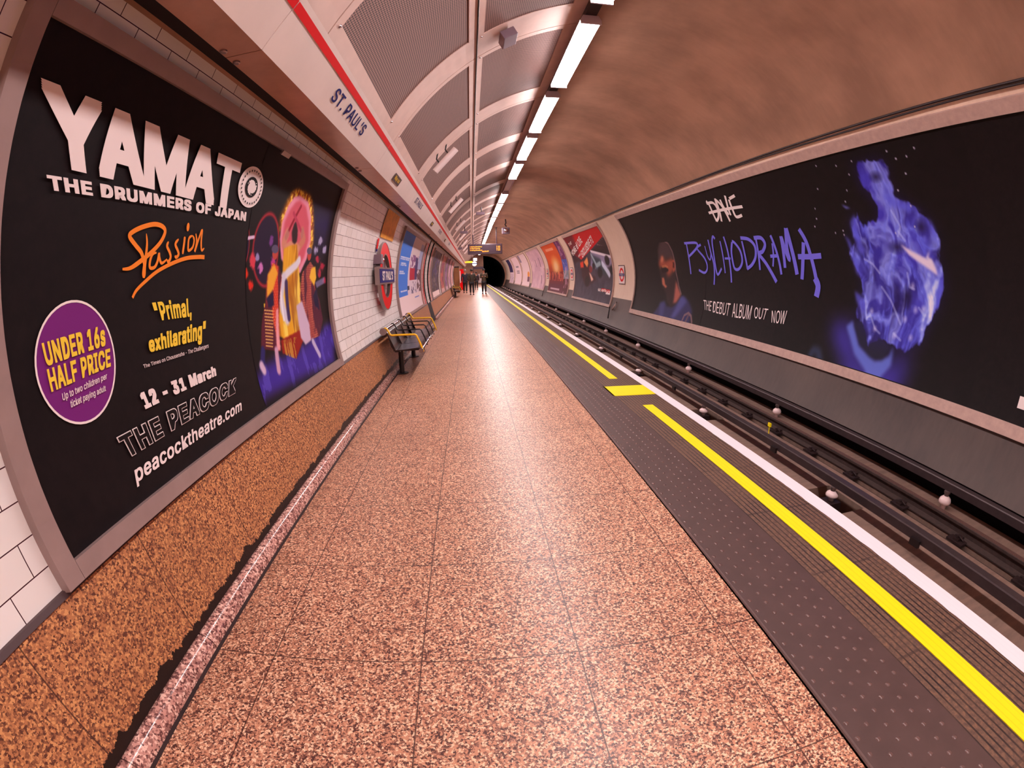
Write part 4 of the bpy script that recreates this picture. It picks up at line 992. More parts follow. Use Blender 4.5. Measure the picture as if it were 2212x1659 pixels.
P.poly(q2([(310, 1200), (390, 1180), (360, 1400), (300, 1420)]), (70, 72, 130), .7, soft=3)
HD = [(285, 560), (280, 400), (310, 300), (360, 265), (430, 310), (490, 420), (530, 560), (550, 700), (560, 860), (610, 1010), (635, 1080), (560, 1210), (480, 1280), (420, 1200), (400, 1050), (345, 960), (330, 850), (310, 740)]
P.poly(q2(HD), (48, 32, 34), 1, soft=2)
P.poly(q2([(555, 860), (590, 980), (632, 1080), (560, 1200), (510, 1210), (535, 1040)]), (176, 96, 84), .95, soft=2)
P.poly(q2([(300, 330), (360, 275), (440, 330), (505, 470), (525, 560), (440, 520), (380, 560), (350, 490), (300, 600), (290, 450)]), (70, 52, 56), .9, soft=3)
P.poly(q2([(298, 610), (345, 490), (375, 545), (385, 590), (440, 560), (500, 540), (530, 600), (530, 700), (490, 760), (440, 820), (420, 760), (400, 690), (340, 680), (310, 680)]), (168, 80, 58), .9, soft=4)
P.poly(q2([(335, 510), (360, 500), (372, 560), (350, 600), (325, 590)]), (214, 128, 100), .8, soft=2)
P.poly(q2([(335, 680), (380, 655), (435, 680), (445, 730), (400, 750), (345, 745)]), (34, 18, 20), 1, soft=1)
P.line(q2([(355, 665), (400, 655), (430, 672)]), .045, (200, 120, 80), .7)
P.poly(q2([(345, 830), (375, 825), (388, 880), (395, 930), (425, 955), (400, 985), (350, 925)]), (196, 110, 84), .9, soft=1)
P.poly(q2([(500, 570), (530, 560), (548, 620), (545, 710), (520, 750), (505, 690)]), (168, 80, 60), 1, soft=1); P.poly(q2([(508, 590), (530, 600), (530, 680), (512, 690)]), (40, 14, 20), .95, soft=1)
P.line(q2([(360, 268), (440, 320), (500, 440), (535, 580), (558, 760), (600, 960), (632, 1070)]), .035, (130, 100, 104), .75)
P.line(q2([(645, 1470), (680, 1390), (740, 1355), (780, 1400), (790, 1500)]), .04, (140, 104, 108), .8); P.line(q2([(690, 1500), (740, 1390)]), .05, (120, 84, 86), .7)
o = P.build('portrait_picture', t, r=3.237); o['label'] = 'half-lit head and shoulders of a man in a blue top'
a = Art(1); a.box(2.07, 2.17, *sorted((lining(2206, 884, 1)[1], lining(2206, 856, 1)[1])), 'ltype', r=3.234); a.build('small_print_panel', t)

# ---------------- further posters across the track
def poster_r(Y0, Y1, label, w=.06):
    t = empty('advertising_poster', (0, 0, 0)); tag(t, label, 'poster')
    frame(1, Y0, Y1, VB0, VT1, w, 0.10, 0.12, 'frame2', t); return t
VP0, VP1 = -0.97, 1.96
t = poster_r(15.95, 22.3, 'racing poster with a red diagonal and white slanting words, across the track')
P = Picture(1, 16.0, 22.25, VP0, VP1, 0.03, 0.02, (58, 48, 62))
X, W = P.X, P.W
def q5(L): return [(1200 + .12658 * x, 470 + .12658 * y) for x, y in L]
n = fbm(X * 3, W * 3, 3); P.lay(np.clip(n - .3, 0, 1), (104, 92, 112), .8)
P.poly(q5([(600, 575), (940, 660), (960, 800), (820, 900), (600, 850)]), (150, 136, 170), 1, soft=2)
P.poly(q5([(640, 540), (700, 470), (890, 480), (930, 660), (620, 570)]), (48, 30, 36), 1, soft=1)
P.poly(q5([(700, 470), (800, 320), (890, 480)]), (120, 90, 100), 1)
for k in range(4): P.line(q5([(725 + 18 * k, 440 - 32 * k), (880 - 12 * k, 470 - 30 * k)]), .06, (52, 36, 42))
P.line(q5([(600, 575), (940, 668)]), .07, (230, 214, 226))
P.poly(q5([(120, 350), (300, 290), (300, 640), (380, 700), (540, 680), (330, 780), (280, 640), (200, 470)]), (52, 26, 32), 1, soft=2)
P.poly(q5([(120, 350), (700, 150), (800, 320), (440, 720), (330, 640), (240, 500)]), (206, 6, 20), 1)
P.poly(q5([(120, 350), (280, 290), (330, 420), (420, 700), (330, 660), (240, 500)]), (90, 22, 40), .8, soft=6)
# motorbike and racing car, loosely drawn
P.poly(q5([(420, 760), (500, 700), (560, 680), (570, 800), (600, 980), (680, 1010), (690, 1060), (600, 1130), (560, 1180), (500, 1150), (450, 1000)]), (60, 28, 34), 1, soft=2)
P.poly(q5([(420, 770), (470, 740), (480, 850), (430, 860)]), (226, 66, 40), 1, soft=1); P.poly(q5([(480, 760), (540, 670), (560, 790), (540, 850)]), (240, 150, 90), 1, soft=1)
P.poly(q5([(570, 930), (600, 960), (650, 1060), (610, 1090)]), (240, 190, 170), 1, soft=1); P.disc(q5([(540, 1090)])[0], .45, .25, (36, 20, 24), 1); P.disc(q5([(600, 880)])[0], .3, .16, (150, 40, 40), .7)
P.poly(q5([(600, 620), (760, 700), (800, 800), (940, 960), (900, 1000), (760, 940), (640, 800)]), (46, 60, 70), .9, soft=3)
P.line(q5([(610, 640), (700, 820), (760, 780)]), .12, (170, 190, 200), .8); P.line(q5([(800, 790), (920, 970)]), .16, (214, 216, 240), .95)
for c, r_ in (((880, 730), .35), ((760, 940), .4), ((960, 900), .3), ((650, 830), .25)): P.disc(q5([c])[0], r_, r_ * .62, (30, 22, 26), .95, edge=.3)
P.build('race_picture', t)
a = Art(1)
a.text('THE', q5([(215, 445), (265, 400), (280, 450), (235, 490)]), 'ltype', .02)
a.text('HOME of LIVE', q5([(260, 590), (400, 305), (465, 415), (310, 655)]), 'ltype', .03)
a.text('and', q5([(385, 640), (420, 600), (435, 640), (400, 680)]), 'ltype', .02)
a.text('EXCLUSIVE F1', q5([(430, 575), (600, 285), (655, 420), (465, 690)]), 'ltype', .03)
Y_, v_ = lining(*q5([(780, 1185)])[0], 1); Y2, v2 = lining(*q5([(930, 1320)])[0], 1)
a.box(*sorted((lining(*q5([(865, 1250)])[0], 1)[0], lining(*q5([(780, 1250)])[0], 1)[0])), v2 + .08, v_ - .05, 'red')
a.box(*sorted((lining(*q5([(865, 1250)])[0], 1)[0], lining(*q5([(940, 1250)])[0], 1)[0])), v2, v_ - .1, 'ltype', r=3.2355)
a.text('sky', q5([(725, 1205), (775, 1195), (775, 1270), (730, 1270)]), 'ltype', .02); a.text('sports', q5([(788, 1215), (862, 1222), (862, 1280), (788, 1272)]), 'ltype', .03)
a.text('F1', q5([(872, 1225), (930, 1232), (925, 1285), (870, 1278)]), 'red', .05, shear=.3)
a.build('white_lettering', t)
t = poster_r(23.6, 29.8, 'orange and red poster with a crowd and a purple strip, across the track')
P = Picture(1, 23.65, 29.75, VP0, VP1, 0.05, 0.02, (120, 34, 30)); X, W = P.X, P.W
P.lay(np.clip((W + .2) / 1.0, 0, 1), (222, 84, 24)); c = np.hypot((X - 27.2) / 1.3, (W - .55) / .6); P.lay(np.clip(1.3 - c, 0, 1), (252, 190, 110)); P.lay(np.clip(.7 - c, 0, 1), (240, 200, 190), .8)
P.lay((W < -.25) * np.clip((-.2 - W) * 3, 0, 1), (96, 28, 50)); P.lay((abs(W + .02) < .32) * (fbm(X * 9, W * 2.5, 6) > .53) * (W < .25), (110, 20, 40), .9); P.lay((abs(W + .05) < .25) * (fbm(X * 9, W * 2.5, 16) > .6), (250, 120, 90), .8)
P.lay(((X < 25.2) * 1.0), (110, 34, 96)); P.lay((X < 25.2) * (W < .9) * (W > .3) * 1.0, (66, 84, 170)); P.lay((X < 25.2) * (W < .3) * (W > -.15) * 1.0, (120, 130, 140)); P.lay((X < 25.2) * (W < -.15) * 1.0, (86, 30, 36))
P.lay((X < 25.0) * (X > 24.0) * (fbm(X * 5, W * 5, 8) > .58) * 1.0, (220, 170, 200), .6); P.lay((abs(W - 1.6) < .08) * (X > 26.2) * (X < 28.8) * 1.0, (244, 170, 140), .8); P.lay((abs(W + .78) < .05) * (X > 26) * (X < 29) * 1.0, (220, 190, 200), .8)
P.build('crowd_picture', t)
t = poster_r(31.4, 38.4, 'pale pink poster with dark dashes, across the track')
P = Picture(1, 31.45, 38.35, VP0, VP1, 0.06, 0.03, (208, 164, 180)); X, W = P.X, P.W
P.lay(np.clip((fbm(X, W * 2, 4) - .4) * 3, 0, 1), (236, 200, 204), .8); P.lay((abs(X - 33.2) < .12) * ((abs(W - .95) < .35) | (abs(W + .3) < .3)) * 1.0, (110, 70, 86)); P.lay((abs(X - 35.2) < .1) * (abs(W - .9) < .3) * 1.0, (120, 80, 96)); P.lay((abs(X - 31.9) < .1) * (W < .5) * 1.0, (130, 60, 76), .7)
P.build('pale_picture', t)
t = poster_r(39.6, 45.6, 'white poster with an orange figure at its foot, across the track')
P = Picture(1, 39.65, 45.55, VP0, VP1, 0.08, 0.04, (240, 210, 214)); X, W = P.X, P.W
P.disc((41.0, 0.05), .9, .28, (236, 150, 60), px=False); P.lay((abs(X - 41.0) < .8) * (W < -.15) * (W > -.6) * 1.0, (120, 70, 90)); P.lay((X > 44.2) * (W > 1.2) * 1.0, (120, 100, 130), .8)
P.build('white_picture', t)
t = poster_r(46.4, 53.4, 'plain white poster with a few grey words, near the tunnel mouth')
P = Picture(1, 46.45, 53.35, VP0, VP1, 0.08, 0.04, (238, 208, 214)); X, W = P.X, P.W
for vv, hh in ((.85, .07), (.4, .05), (.2, .05)): P.lay((abs(W - vv) < hh) * (X > 48.6) * (X < 51.4) * 1.0, (110, 96, 110), .8)
P.build('white_picture', t)
t = poster_r(54.6, 60.6, 'white poster with a dark blue upper part, last before the tunnel mouth')
P = Picture(1, 54.65, 60.55, VP0, VP1, 0.1, 0.05, (226, 196, 206)); X, W = P.X, P.W
P.lay((X > 56.0) * (W > .3) * 1.0, (44, 34, 84)); P.lay((W < .1) * (fbm(X * 3, W * 8, 5) > .55) * 1.0, (150, 120, 140), .6)
P.build('white_picture', t)

# ---------------- left wall: further posters
def poster_l(Y0, Y1, label, bg, dv=.02, dy=.03):
    t = empty('advertising_poster', (0, 0, 0)); tag(t, label, 'poster')
    frame(-1, Y0, Y1, vz(0.63), 1.25, 0.06, 0.06, 0.07, 'frame', t)
    return t, Picture(-1, Y0 + .05, Y1 - .05, -.63, 1.19, dy, dv, bg)
t, P = poster_l(9.35, 13.75, 'blue and white poster beside the roundel, near the bench', (60, 124, 224), .01, .02)
X, W = P.X, P.W - .19
cur = 11.15 + .25 * np.clip(W, -1, 1)
P.lay((X > cur - .15) * 1.0, (226, 206, 220)); P.lay((X > cur) * (W > .55) * 1.0, (220, 200, 206))
P.lay((X > 11.3) * (X < 12.9) * (W > .0) * (W < .55) * (fbm(X * 4, W * 9, 3) > .45), (120, 60, 120), .8); P.lay((X > 11.3) * (X < 12.7) * (W < .22) * (W > -.08) * 1.0, (186, 30, 62)); P.lay((X > 12.3) * (X < 12.8) * (W < .5) * (W > -.08) * 1.0, (60, 50, 110), .9)
P.lay((X > 12.8) * (W < .2) * (W > -.62) * (fbm(X * 3, W * 8, 7) > .4), (96, 60, 70), .9); P.lay((X > 12.9) * (W > .2) * (W < .9) * 1.0, (150, 170, 220), .7)
P.lay((X > 11.3) * (X < 12.6) * (W < -.12) * (fbm(X * 5, W * 10, 9) > .58), (70, 60, 100), .8)
P.lay((W < -.42 + .0 * X) * 1.0, (240, 214, 216)); P.lay((abs(W + .53) < .02) * (X > 12.1) * (X < 13.1) * 1.0, (110, 130, 200)); P.lay((X > 10.9) * (X < 11.25) * (abs(W + .26) < .05) * 1.0, (40, 50, 80))
for vv, a_, b_ in ((.44, 9.7, 11.1), (.40, 9.7, 11.0), (.31, 9.8, 10.6), (.27, 9.8, 10.7), (.09, 9.7, 10.5), (.13, 9.7, 10.3), (-.30, 9.8, 10.8)):
    P.lay((abs(W - vv) < .014) * (X > a_) * (X < b_) * (vnoise(X * 22, W * 30, 2) > .25), (226, 226, 246), .9)
P.build('advert_picture', t)
t, P = poster_l(17.1, 21.0, 'dark crowded poster with a white foot, just beyond the dark doorway', (70, 58, 62)); X, W = P.X, P.W
P.lay((fbm(X * 3, W * 6, 3) > .56) * 1.0, (130, 110, 110), .8); P.lay((fbm(X * 4, W * 5, 13) > .6) * 1.0, (60, 50, 110), .8); P.lay((X < 17.7) * 1.0, (60, 30, 36), .8)
P.lay((W < -.42) * 1.0, (236, 208, 204)); P.build('advert_picture', t)
for Y0, Y1, lab, bg, c2 in ((22.2, 25.0, 'orange-pink poster, second one beyond the doorway', (196, 110, 84), (120, 60, 90)), (25.8, 28.6, 'purple-grey poster, third one beyond the doorway', (150, 110, 140), (90, 60, 100)), (29.4, 32.2, 'pale pink poster behind the far bench', (220, 170, 180), (150, 110, 150)), (33.0, 36.4, 'small far pinkish poster just before the tan cabinet', (206, 150, 150), (230, 190, 190))):
    t, P = poster_l(Y0, Y1, lab, bg, .04, .08); P.lay((fbm(P.X * 2, P.W * 4, int(Y0)) > .52) * 1.0, c2, .8); P.lay((P.W < -.45) * 1.0, (220, 190, 190), .7); P.build('advert_picture', t)
# red tile bands either side of the doorway
for k, (y0, y1, lab) in enumerate(((14.08, 14.2, 'thin red tile band next to the blue poster'), (14.5, 14.72, 'broad red tile band at the near side of the doorway'), (16.6, 16.72, 'red tile band at the far side of the doorway'))):
    a = Art(-1); a.box(y0, y1, V_D + .02, 1.24, 'red', r=3.252); tag(a.build('tile_band', None), lab, 'tile band')

# ================================================================== SIGNS
def ring(mb, c, ro, ri, y_thick, axis, mi, n=48):
    pass
t = empty('station_roundel', (-1.425, 7.75, 1.545)); tag(t, 'large red ring station sign with blue name bar on the white tiles', 'station sign')
mb = MB(); n = 56
def annulus(mb, ro, ri, x0, x1, mi=0):
    vs = []
    for k in range(n):
        c, s_ = math.cos(2 * PI * k / n), math.sin(2 * PI * k / n)
        vs += [(x0, ro * c, ro * s_), (x0, ri * c, ri * s_), (x1, ri * c, ri * s_), (x1, ro * c, ro * s_)]
    mb.add(vs, [(4 * k + j, 4 * k + (j + 1) % 4, 4 * ((k + 1) % n) + (j + 1) % 4, 4 * ((k + 1) % n) + j) for k in range(n) for j in range(4)], mi)
annulus(mb, 0.55, 0.365, -0.03, 0.012); mb.build('red_ring', 'red', t)
mb = MB(); annulus(mb, 0.568, 0.55, -0.04, 0.016); annulus(mb, 0.365, 0.347, -0.04, 0.016); mb.build('ring_trim', 'steel', t)
MB().box((-0.045, -0.69, -0.135), (0.03, 0.69, 0.135)).build('bar_case', 'steel', t)
MB().box((0.0, -0.665, -0.108), (0.034, 0.665, 0.108)).build('name_bar', 'navy', t)
v, f = glyphs("ST PAUL'S", 0.03)
m = MB(); m.add([(0.038 + c_, -0.48 + 0.96 * a_, -0.075 + 0.15 * b_) for a_, b_, c_ in v], f); m.build('station_name', 'ltype', t.children[-1])
MB().box((-0.1, -0.05, -0.3), (-0.03, 0.05, 0.3)).box((-0.1, -0.3, -0.05), (-0.03, 0.3, 0.05)).build('wall_mount', 'grey', t)
t = empty('wall_beacon', (-1.45, 7.30, 1.80)); tag(t, 'grey wall box with a red lens beside the roundel', 'beacon')
MB().box((-0.09, -0.16, -0.07), (0.08, 0.0, 0.08)).build('box_body', 'grey', t, bevel=.006)
MB().tube([(0.0, 0.0, 0), (0.0, 0.12, 0)], 0.04, 12).build('neck', 'steel', t); MB().tube([(0.0, 0.12, 0), (0.0, 0.22, 0)], 0.055, 14).build('red_lens', 'redlens', t)
MB().tube([(-0.02, -0.08, -0.07), (-0.06, -0.08, -0.22)], 0.01, 6).build('conduit', 'steel', t)
a = Art(-1); a.box(7.16, 7.27, vz(1.97), vz(2.13), 'red', r=3.245, n=2); a.box(7.16, 7.27, vz(1.93), vz(1.97), 'navy', r=3.245, n=1)
tag(a.build('wall_label', None), 'small red and blue sticker above the grey wall box', 'label')
a = Art(-1); a.box(7.30, 8.45, vz(2.16), vz(2.60), 'orange_notice', r=3.247, n=6)  # thin sheet painted as the reflection of a yellow lit sign
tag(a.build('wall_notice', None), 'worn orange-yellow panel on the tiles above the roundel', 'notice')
def small_roundel(Y, label):
    t = empty('station_roundel', (0, 0, 0)); tag(t, label, 'station sign', 'small framed station signs on the far wall')
    v0, v1 = vz(1.10), vz(1.75); h = .33
    a = Art(1); a.box(Y - h, Y + h, v0, v1, 'fr_dark', r=3.246); a.box(Y - h + .03, Y + h - .03, v0 + .03, v1 - .03, 'paper', r=3.240); a.build('sign_board', t)
    c = (v0 + v1) / 2; a = Art(1); a.ell(Y, c, .235, .235, 'red', r=3.235, a2=.16, b2=.16); a.build('red_ring', t)
    a = Art(1); a.box(Y - .27, Y + .27, c - .045, c + .045, 'navy', r=3.231, n=2); a.build('name_bar', t)
    a = Art(1); a.text("ST PAUL'S", [(Y + .2, c + .025), (Y - .2, c + .025), (Y - .2, c - .025), (Y + .2, c - .025)], 'ltype', .02, px=False, r=3.228); a.build('station_name', t)
small_roundel(15.08, 'small framed roundel sign between the black and the racing poster')
small_roundel(23.02, 'small framed roundel sign between the racing and the orange poster')
small_roundel(30.65, 'small framed roundel sign between the orange and the pale pink poster')
for y, lab in ((15.82, 'black hose hanging below the racing poster corner'), (31.2, 'short black hose hanging below the pale pink poster corner')):
    tag(MB().tube([S(1, y, -1.05, 3.2), S(1, y - .12, -1.2, 3.19), S(1, y - .3, -1.45, 3.2)], .022, 8).build('hanging_hose', 'blackm', smooth=True), lab, 'hose')
tag(MB().tube([S(1, 15.3, -.82, 3.22), S(1, 15.3, -.95, 3.2), S(1, 15.45, -1.12, 3.21)], .03, 8).build('pipe_stub', 'frame2', smooth=True), 'short pale pipe stub on the far wall left of the long black poster', 'pipe')
# ------------------------------------------------------------------ train indicator
Yi = 29.0; t = empty('train_indicator', (0.86, Yi, 3.03)); tag(t, 'hanging dark train indicator with glowing orange text', 'train indicator'); t.rotation_euler[1] = 0
MB().box((-1.06, 0, -0.31), (1.06, 0.25, 0.33)).build('case', 'signbody', t, bevel=.03)
MB().box((-0.98, -0.012, -0.20), (0.98, 0.001, 0.24)).build('display_face', 'signface', t)
m = MB()
def led(s, x0, x1, z0, z1):
    v, f = glyphs(s, 0.02); m.add([(x0 + (x1 - x0) * a_, -0.016 - c_, z0 + (z1 - z0) * b_) for a_, b_, c_ in v], f)
led('1 Ealing Broadway', -.93, -.18, .12, .20); led('2 West Ruislip', -.93, -.30, .01, .09); led('3 Ealing Broadway', -.93, -.18, -.10, -.02); led('14:34:09', -.18, .22, -.17, -.09)
led('1 min', .70, .93, .12, .20); led('4 min', .70, .93, .01, .09); led('7 min', .70, .93, -.10, -.02)
m.build('led_text', 'amber', t.children[1])
MB().tube([(0.72, .12, 0.33), (0.72, .12, 1.35)], .035, 10).lathe((0.72, .12, 1.33), [(.09, 0), (.09, .02)], 12).build('hanging_pole', 'signbody', t)
MB().tube([(-0.72, .12, 0.33), (-0.72, .12, 1.08)], .035, 10).build('hanging_pole', 'signbody', t)
# cctv / convex mirror on an arm under the vault
t = empty('convex_mirror', (1.95, 26.0, 4.0)); tag(t, 'convex mirror unit hanging on a jointed arm under the vault', 'mirror')
MB().tube([(-.02, 0, .52), (0, 0, .3), (-.05, 0, .22), (.03, 0, .1)], .035, 8).build('arm', 'blackm', t)
MB().box((-.22, -.08, -.32), (.2, .12, .05)).build('housing', 'grey', t, bevel=.04); MB().lathe((0, 0, 0), [(.0, 0), (.09, .01), (.12, .04), (.12, .06)], 18).build('mirror_glass', 'chrome', t, smooth=True)
t.children[-1].rotation_euler[0] = PI / 2; t.children[-1].location = (0, -.13, -.12)
def camera_bracket(x, y, z, label):
    t = empty('security_camera', (x, y, z)); tag(t, label, 'security camera', 'small security cameras under the left ceiling')
    MB().tube([(0, 0, .30), (0, 0, .1)], .02, 8).build('bracket', 'blackm', t); MB().box((-.2, -.07, 0), (.12, .07, .11)).build('camera_body', 'grey', t, bevel=.01)
camera_bracket(0.42, 17.6, 3.72, 'small camera on a bracket beside the lamps, nearest one'); camera_bracket(-0.25, 20.6, 3.3, 'small camera under the left ceiling panels beyond the third loudspeaker'); camera_bracket(-0.62, 27.5, 2.98, 'dark camera at the far end of the fascia')
# ================================================================== BENCH
def bench():
    t = empty('platform_bench', (0, 0, 0)); L = 2.64
    prof = [(-0.80, 0.452), (-0.84, 0.460), (-1.05, 0.440), (-1.17, 0.436), (-1.215, 0.455), (-1.24, 0.50), (-1.262, 0.60), (-1.29, 0.71)]
    for i in range(4):
        y0 = i * 0.66 + .012; m = MB(); p2 = [(x + (0.012 if k > 3 else 0), z - 0.014) for k, (x, z) in enumerate(prof)]
        m.extr(prof + p2[::-1], y0, y0 + .636); s_ = m.build('seat', 'seat', t)
    MB().tube([(-1.318, -.02, .742), (-1.318, L + .02, .742)], .024, 12).build('back_rail', 'chrome', t, smooth=True)
    MB().tube([(-0.775, -.02, .432), (-0.775, L + .02, .432)], .024, 12).build('front_rail', 'chrome', t, smooth=True)
    m = MB()
    for y in (-.03, L + .022):
        m.lathe((0, 0, 0), [(.055, 0), (.055, .012)], 16); k = len(m.v) - 32
        for q in range(32):
            x, yy, z = m.v[k + q]; m.v[k + q] = (-1.335 + x, y + z, .725 + yy)
        m.lathe((0, 0, 0), [(.035, 0), (.035, .012)], 16); k = len(m.v) - 32
        for q in range(32):
            x, yy, z = m.v[k + q]; m.v[k + q] = (-.785 + x, y + z, .42 + yy)
    m.build('end_disc', 'steel', t)
    for i in range(5):
        y = i * .66; ye = i in (0, 4)
        pts = [(-0.755, y, .40), (-0.762, y, .43), (-0.80, y, .54), (-0.845, y, .645), (-0.87, y, .66), (-1.05, y, .662), (-1.21, y, .662), (-1.235, y, .675), (-1.278, y, .755), (-1.30, y, .772), (-1.33, y, .765)]
        o = MB().tube(pts, .015 if ye else .011, 8).build('armrest', 'yel2' if ye else 'blackm', t, smooth=True); o['label'] = 'yellow end armrest' if ye else 'dark middle armrest'
    for y in (.42, 1.92):
        m = MB().tube([(-1.16, y, .01), (-1.16, y, .40)], .04, 12); m.lathe((-1.16, y, 0), [(.10, 0), (.10, .012)], 18); m.build('leg', 'blackm', t, smooth=False)
    m = MB()
    for y in (.42, 1.92): m.box((-1.27, y - .03, .36), (-.78, y + .03, .43))
    m.box((-1.2, .1, .39), (-1.12, L - .1, .43)); m.build('seat_frame', 'blackm', t)
    return t
b = bench(); b.location = (0, 6.8, 0); tag(b, 'four-seat metal bench with yellow end armrests below the roundel', 'bench')
b2 = dup(b, (0, 23.9, 0), 'far metal bench against the left wall, seen end-on beyond the posters')
# ================================================================== FAR END FITTINGS
t = empty('wall_cabinet', (-1.27, 38.6, 0)); tag(t, 'tall tan cabinet standing out from the left wall', 'cabinet')
MB().box((-.2, 0, 0), (.24, 1.6, 2.12)).build('cabinet_body', 'tan', t, bevel=.01); MB().box((-.15, -.012, .1), (.19, 0, 2.0)).build('cabinet_door', 'tan', t); MB().box((-.2, -.02, 2.1), (.24, 1.6, 2.2)).build('top_trim', 'blackm', t)
t = empty('vending_machine', (-1.0, 46.5, 0)); tag(t, 'red vending machine front by the left wall', 'vending machine')
MB().box((-.3, 0, 0), (.22, .8, 2.05)).build('machine_body', 'red', t, bevel=.01); MB().box((-.18, -.012, .7), (-.1, 0, 1.9)).build('light_strip', 'paper', t)
def hang(name, x, y, z, sx, sz, m, label, cat, txt=None, tm=None, drop=0.0):
    t = empty(name, (x, y, z)); tag(t, label, cat)
    MB().box((-sx / 2, 0, -sz / 2), (sx / 2, .12, sz / 2)).build('sign_case', 'signbody', t); MB().box((-sx / 2 + .03, -.006, -sz / 2 + .03), (sx / 2 - .03, 0, sz / 2 - .03)).build('sign_face', m, t)
    if txt:
        v, f = glyphs(txt, 0.02); k = MB(); k.add([(-sx * .4 + sx * .8 * a_, -.010 - c_, -sz * .22 + sz * .44 * b_) for a_, b_, c_ in v], f); k.build('lettering', tm, t)
    if drop:
        for q in (-.35, .35): MB().tube([(q * sx, .06, sz / 2), (q * sx, .06, sz / 2 + drop)], .02, 6).build('rod', 'blackm', t)
    return t
hang('exit_sign', -0.35, 56, 2.98, 1.0, .26, 'lityel', 'small glowing yellow sign beyond the train indicator', 'sign', 'Way out', 'blackm', 1.0)
hang('lit_sign', 0.47, 58, 3.32, .5, .42, 'litwhite', 'small glowing white square sign at the far end', 'sign', None, None, .7)
t = empty('roundel_lantern', (0.38, 60, 2.85)); tag(t, 'round glowing white sign below the square one at the far end', 'sign')
m = MB(); m.tube([(0, 0, 0), (0, .1, 0)], .30, 20); m.build('lit_disc', 'litwhite', t); MB().box((-.38, -.01, -.05), (.38, 0.0, .05)).build('bar', 'navy', t); MB().tube([(0, .05, .3), (0, .05, 1.2)], .02, 6).build('rod', 'blackm', t)
t = empty('notice_board', (1.18, 67.9, 0.9)); tag(t, 'white notice board low on the end wall', 'notice board'); MB().box((-.3, 0, -.7), (.3, .06, .7)).build('board', 'fr_dark', t); MB().box((-.26, -.01, -.66), (.26, 0, .66)).build('paper_sheet', 'paper', t)
t = empty('end_barrier', (1.1, 66.5, 0)); tag(t, 'dark beam and gate across the platform end', 'barrier')
MB().box((-.9, 0, 2.2), (.6, .12, 2.55)).build('beam', 'signface', t); MB().box((-.88, 0, 0), (-.8, .1, 2.2)).build('post', 'signface', t); MB().box((.5, 0, 0), (.58, .1, 2.2)).build('post', 'signface', t)
# ================================================================== PEOPLE
def skin_mesh(name, nodes, edges, mat, parent, sub=2):
    me = bpy.data.meshes.new(name); me.from_pydata([n[0] for n in nodes], edges, [])
    o = bpy.data.objects.new(name, me); COL.objects.link(o)
    md = o.modifiers.new('skin', 'SKIN'); md.use_smooth_shade = True
    for i, n_ in enumerate(nodes):
        r = n_[1]; r = (r, r) if not isinstance(r, tuple) else r
        me.skin_vertices[0].data[i].radius = r
    me.skin_vertices[0].data[0].use_root = True
    s_ = o.modifiers.new('sub', 'SUBSURF'); s_.levels = sub; s_.render_levels = sub
    bpy.context.view_layer.update()
    ev = o.evaluated_get(bpy.context.evaluated_depsgraph_get()); m2 = bpy.data.meshes.new_from_object(ev)
    bpy.data.objects.remove(o); m2.materials.clear(); m2.materials.append(MT[mat]); m2.polygons.foreach_set('use_smooth', [True] * len(m2.polygons))
    o = bpy.data.objects.new(name, m2); COL.objects.link(o); o.parent = parent; return o
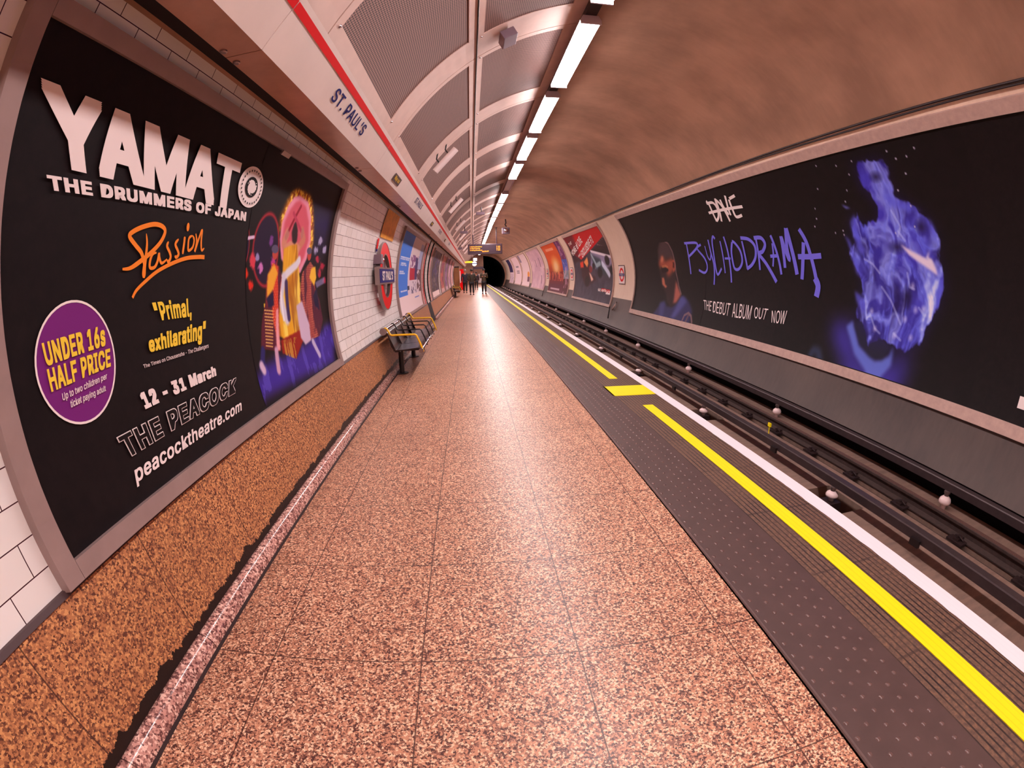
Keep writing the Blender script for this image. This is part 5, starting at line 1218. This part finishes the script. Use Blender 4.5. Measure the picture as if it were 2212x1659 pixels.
def person(x, y, rz, h, coat, hair, label, stride=.2, arms='down', bag=False):
    t = empty('person', (x, y, 0), rz); tag(t, label, 'person'); k = h / 1.78; t.scale = (k, k, k)
    s = stride
    hip = (0, 0, .93); 
    ARM = {'down': [(.19, 0, 1.43), (.25, .02, 1.16), (.25, -.10, .90)], 'phone': [(.19, 0, 1.43), (.25, .0, 1.15), (.10, -.25, 1.22)], 'pocket': [(.19, 0, 1.43), (.29, .06, 1.15), (.20, -.06, .95)]}[arms]
    nodes = [(hip, (.15, .11)), ((0, 0, 1.12), (.13, .095)), ((0, 0, 1.34), (.165, .10)), ((0, 0, 1.46), (.09, .08)), ((0, -.01, 1.53), .052), ((0, -.02, 1.62), (.072, .085)), ((0, -.015, 1.72), (.075, .09))]
    E_ = [(0, 1), (1, 2), (2, 3), (3, 4), (4, 5), (5, 6)]
    def chain(start, pts):
        pr_ = start
        for p, r in pts: nodes.append((p, r)); E_.append((pr_, len(nodes) - 1)); pr_ = len(nodes) - 1
    for sd in (-1, 1):
        f_ = sd * s
        chain(0, [((sd * .095, 0, .86), .085), ((sd * .10, -f_ * .55 - .02, .48), .058), ((sd * .10, -f_ + (.05 if f_ < 0 else .0), .09), .038), ((sd * .11, -f_ - .14, .035), .035)])
        chain(2, [((sd * ARM[0][0], ARM[0][1], ARM[0][2]), .055), ((sd * ARM[1][0], ARM[1][1] + f_ * .3, ARM[1][2]), .042), ((sd * ARM[2][0], ARM[2][1] + f_ * .5, ARM[2][2]), .03), ((sd * (ARM[2][0] - (.02 if arms != 'phone' else .04)), ARM[2][1] + f_ * .5 - .02, ARM[2][2] - .08 if arms != 'phone' else ARM[2][2] + .04), .028)])
    skin_mesh('body', nodes, E_, 'skin', t)
    # jacket
    nd = [((0, 0, 1.0), (.18, .135)), ((0, 0, .84), (.175, .13)), ((0, 0, 1.16), (.165, .13)), ((0, 0, 1.35), (.19, .125)), ((0, 0, 1.45), (.085, .08))]; E2 = [(0, 1), (0, 2), (2, 3), (3, 4)]
    for sd in (-1, 1):
        f_ = sd * s; n0 = len(nd)
        nd += [((sd * (ARM[0][0] + .01), ARM[0][1], ARM[0][2]), .078), ((sd * ARM[1][0], ARM[1][1] + f_ * .3, ARM[1][2]), .064), ((sd * (ARM[2][0]), ARM[2][1] + f_ * .48, ARM[2][2] + .02), .05)]
        E2 += [(3, n0), (n0, n0 + 1), (n0 + 1, n0 + 2)]
    skin_mesh('jacket', nd, E2, coat, t)
    nd = [((0, 0, .90), (.165, .13))]; E2 = []
    for sd in (-1, 1):
        f_ = sd * s; n0 = len(nd)
        nd += [((sd * .095, 0, .84), .105), ((sd * .10, -f_ * .55 - .02, .48), .08), ((sd * .10, -f_ + (.05 if f_ < 0 else .0), .12), .062)]
        E2 += [(0, n0), (n0, n0 + 1), (n0 + 1, n0 + 2)]
    skin_mesh('trousers', nd, E2, 'trs', t)
    for sd in (-1, 1):
        f_ = sd * s; m = MB(); yy = -f_ + (.05 if f_ < 0 else 0)
        m.extr([(-.045, 0), (.045, 0), (.048, .05), (.03, .09), (-.03, .09), (-.048, .05)], yy - .2, yy + .07); o = m.build('shoe', 'shoe', t, bevel=.01); o.location = (sd * .105, 0, 0)
    m = MB(); m.lathe((0, .005, 1.655), [(.096, 0), (.103, .05), (.098, .10), (.075, .14), (.03, .158)], 16); o = m.build('hair', hair, t, smooth=True)
    f = MB(); f.lathe((-.032, -.112, 1.668), [(.008, -.006), (.011, 0), (.008, .006)], 8); f.lathe((.032, -.112, 1.668), [(.008, -.006), (.011, 0), (.008, .006)], 8); f.build('eyes', 'hair', t)
    f = MB(); f.tube([(0, -.105, 1.68), (0, -.128, 1.64), (0, -.105, 1.632)], .012, 6); f.build('nose', 'skin', t)
    f = MB(); f.box((-.025, -.109, 1.595), (.025, -.100, 1.604)); f.build('mouth', 'redlens', t)
    if bag: MB().box((-.13, .14, 1.0), (.13, .26, 1.42)).build('backpack', 'blackm', t, bevel=.03)
    return t
person(-0.02, 34.2, PI, 1.86, 'coat2', 'hair', 'person in a bulky dark olive jacket, centre of the far group', .14, 'pocket')
person(0.90, 35.4, 0, 1.88, 'coat3', 'hair', 'person in a khaki jacket holding something up, nearest the yellow line', .12, 'phone')
person(-0.56, 38.0, PI, 1.90, 'coat1', 'ghair', 'grey-haired person in a dark navy coat, left of the far group', .16, 'down')
person(0.42, 45.5, PI, 1.72, 'coat4', 'hair', 'slight dark-clothed person half hidden behind the far group', .1, 'down')
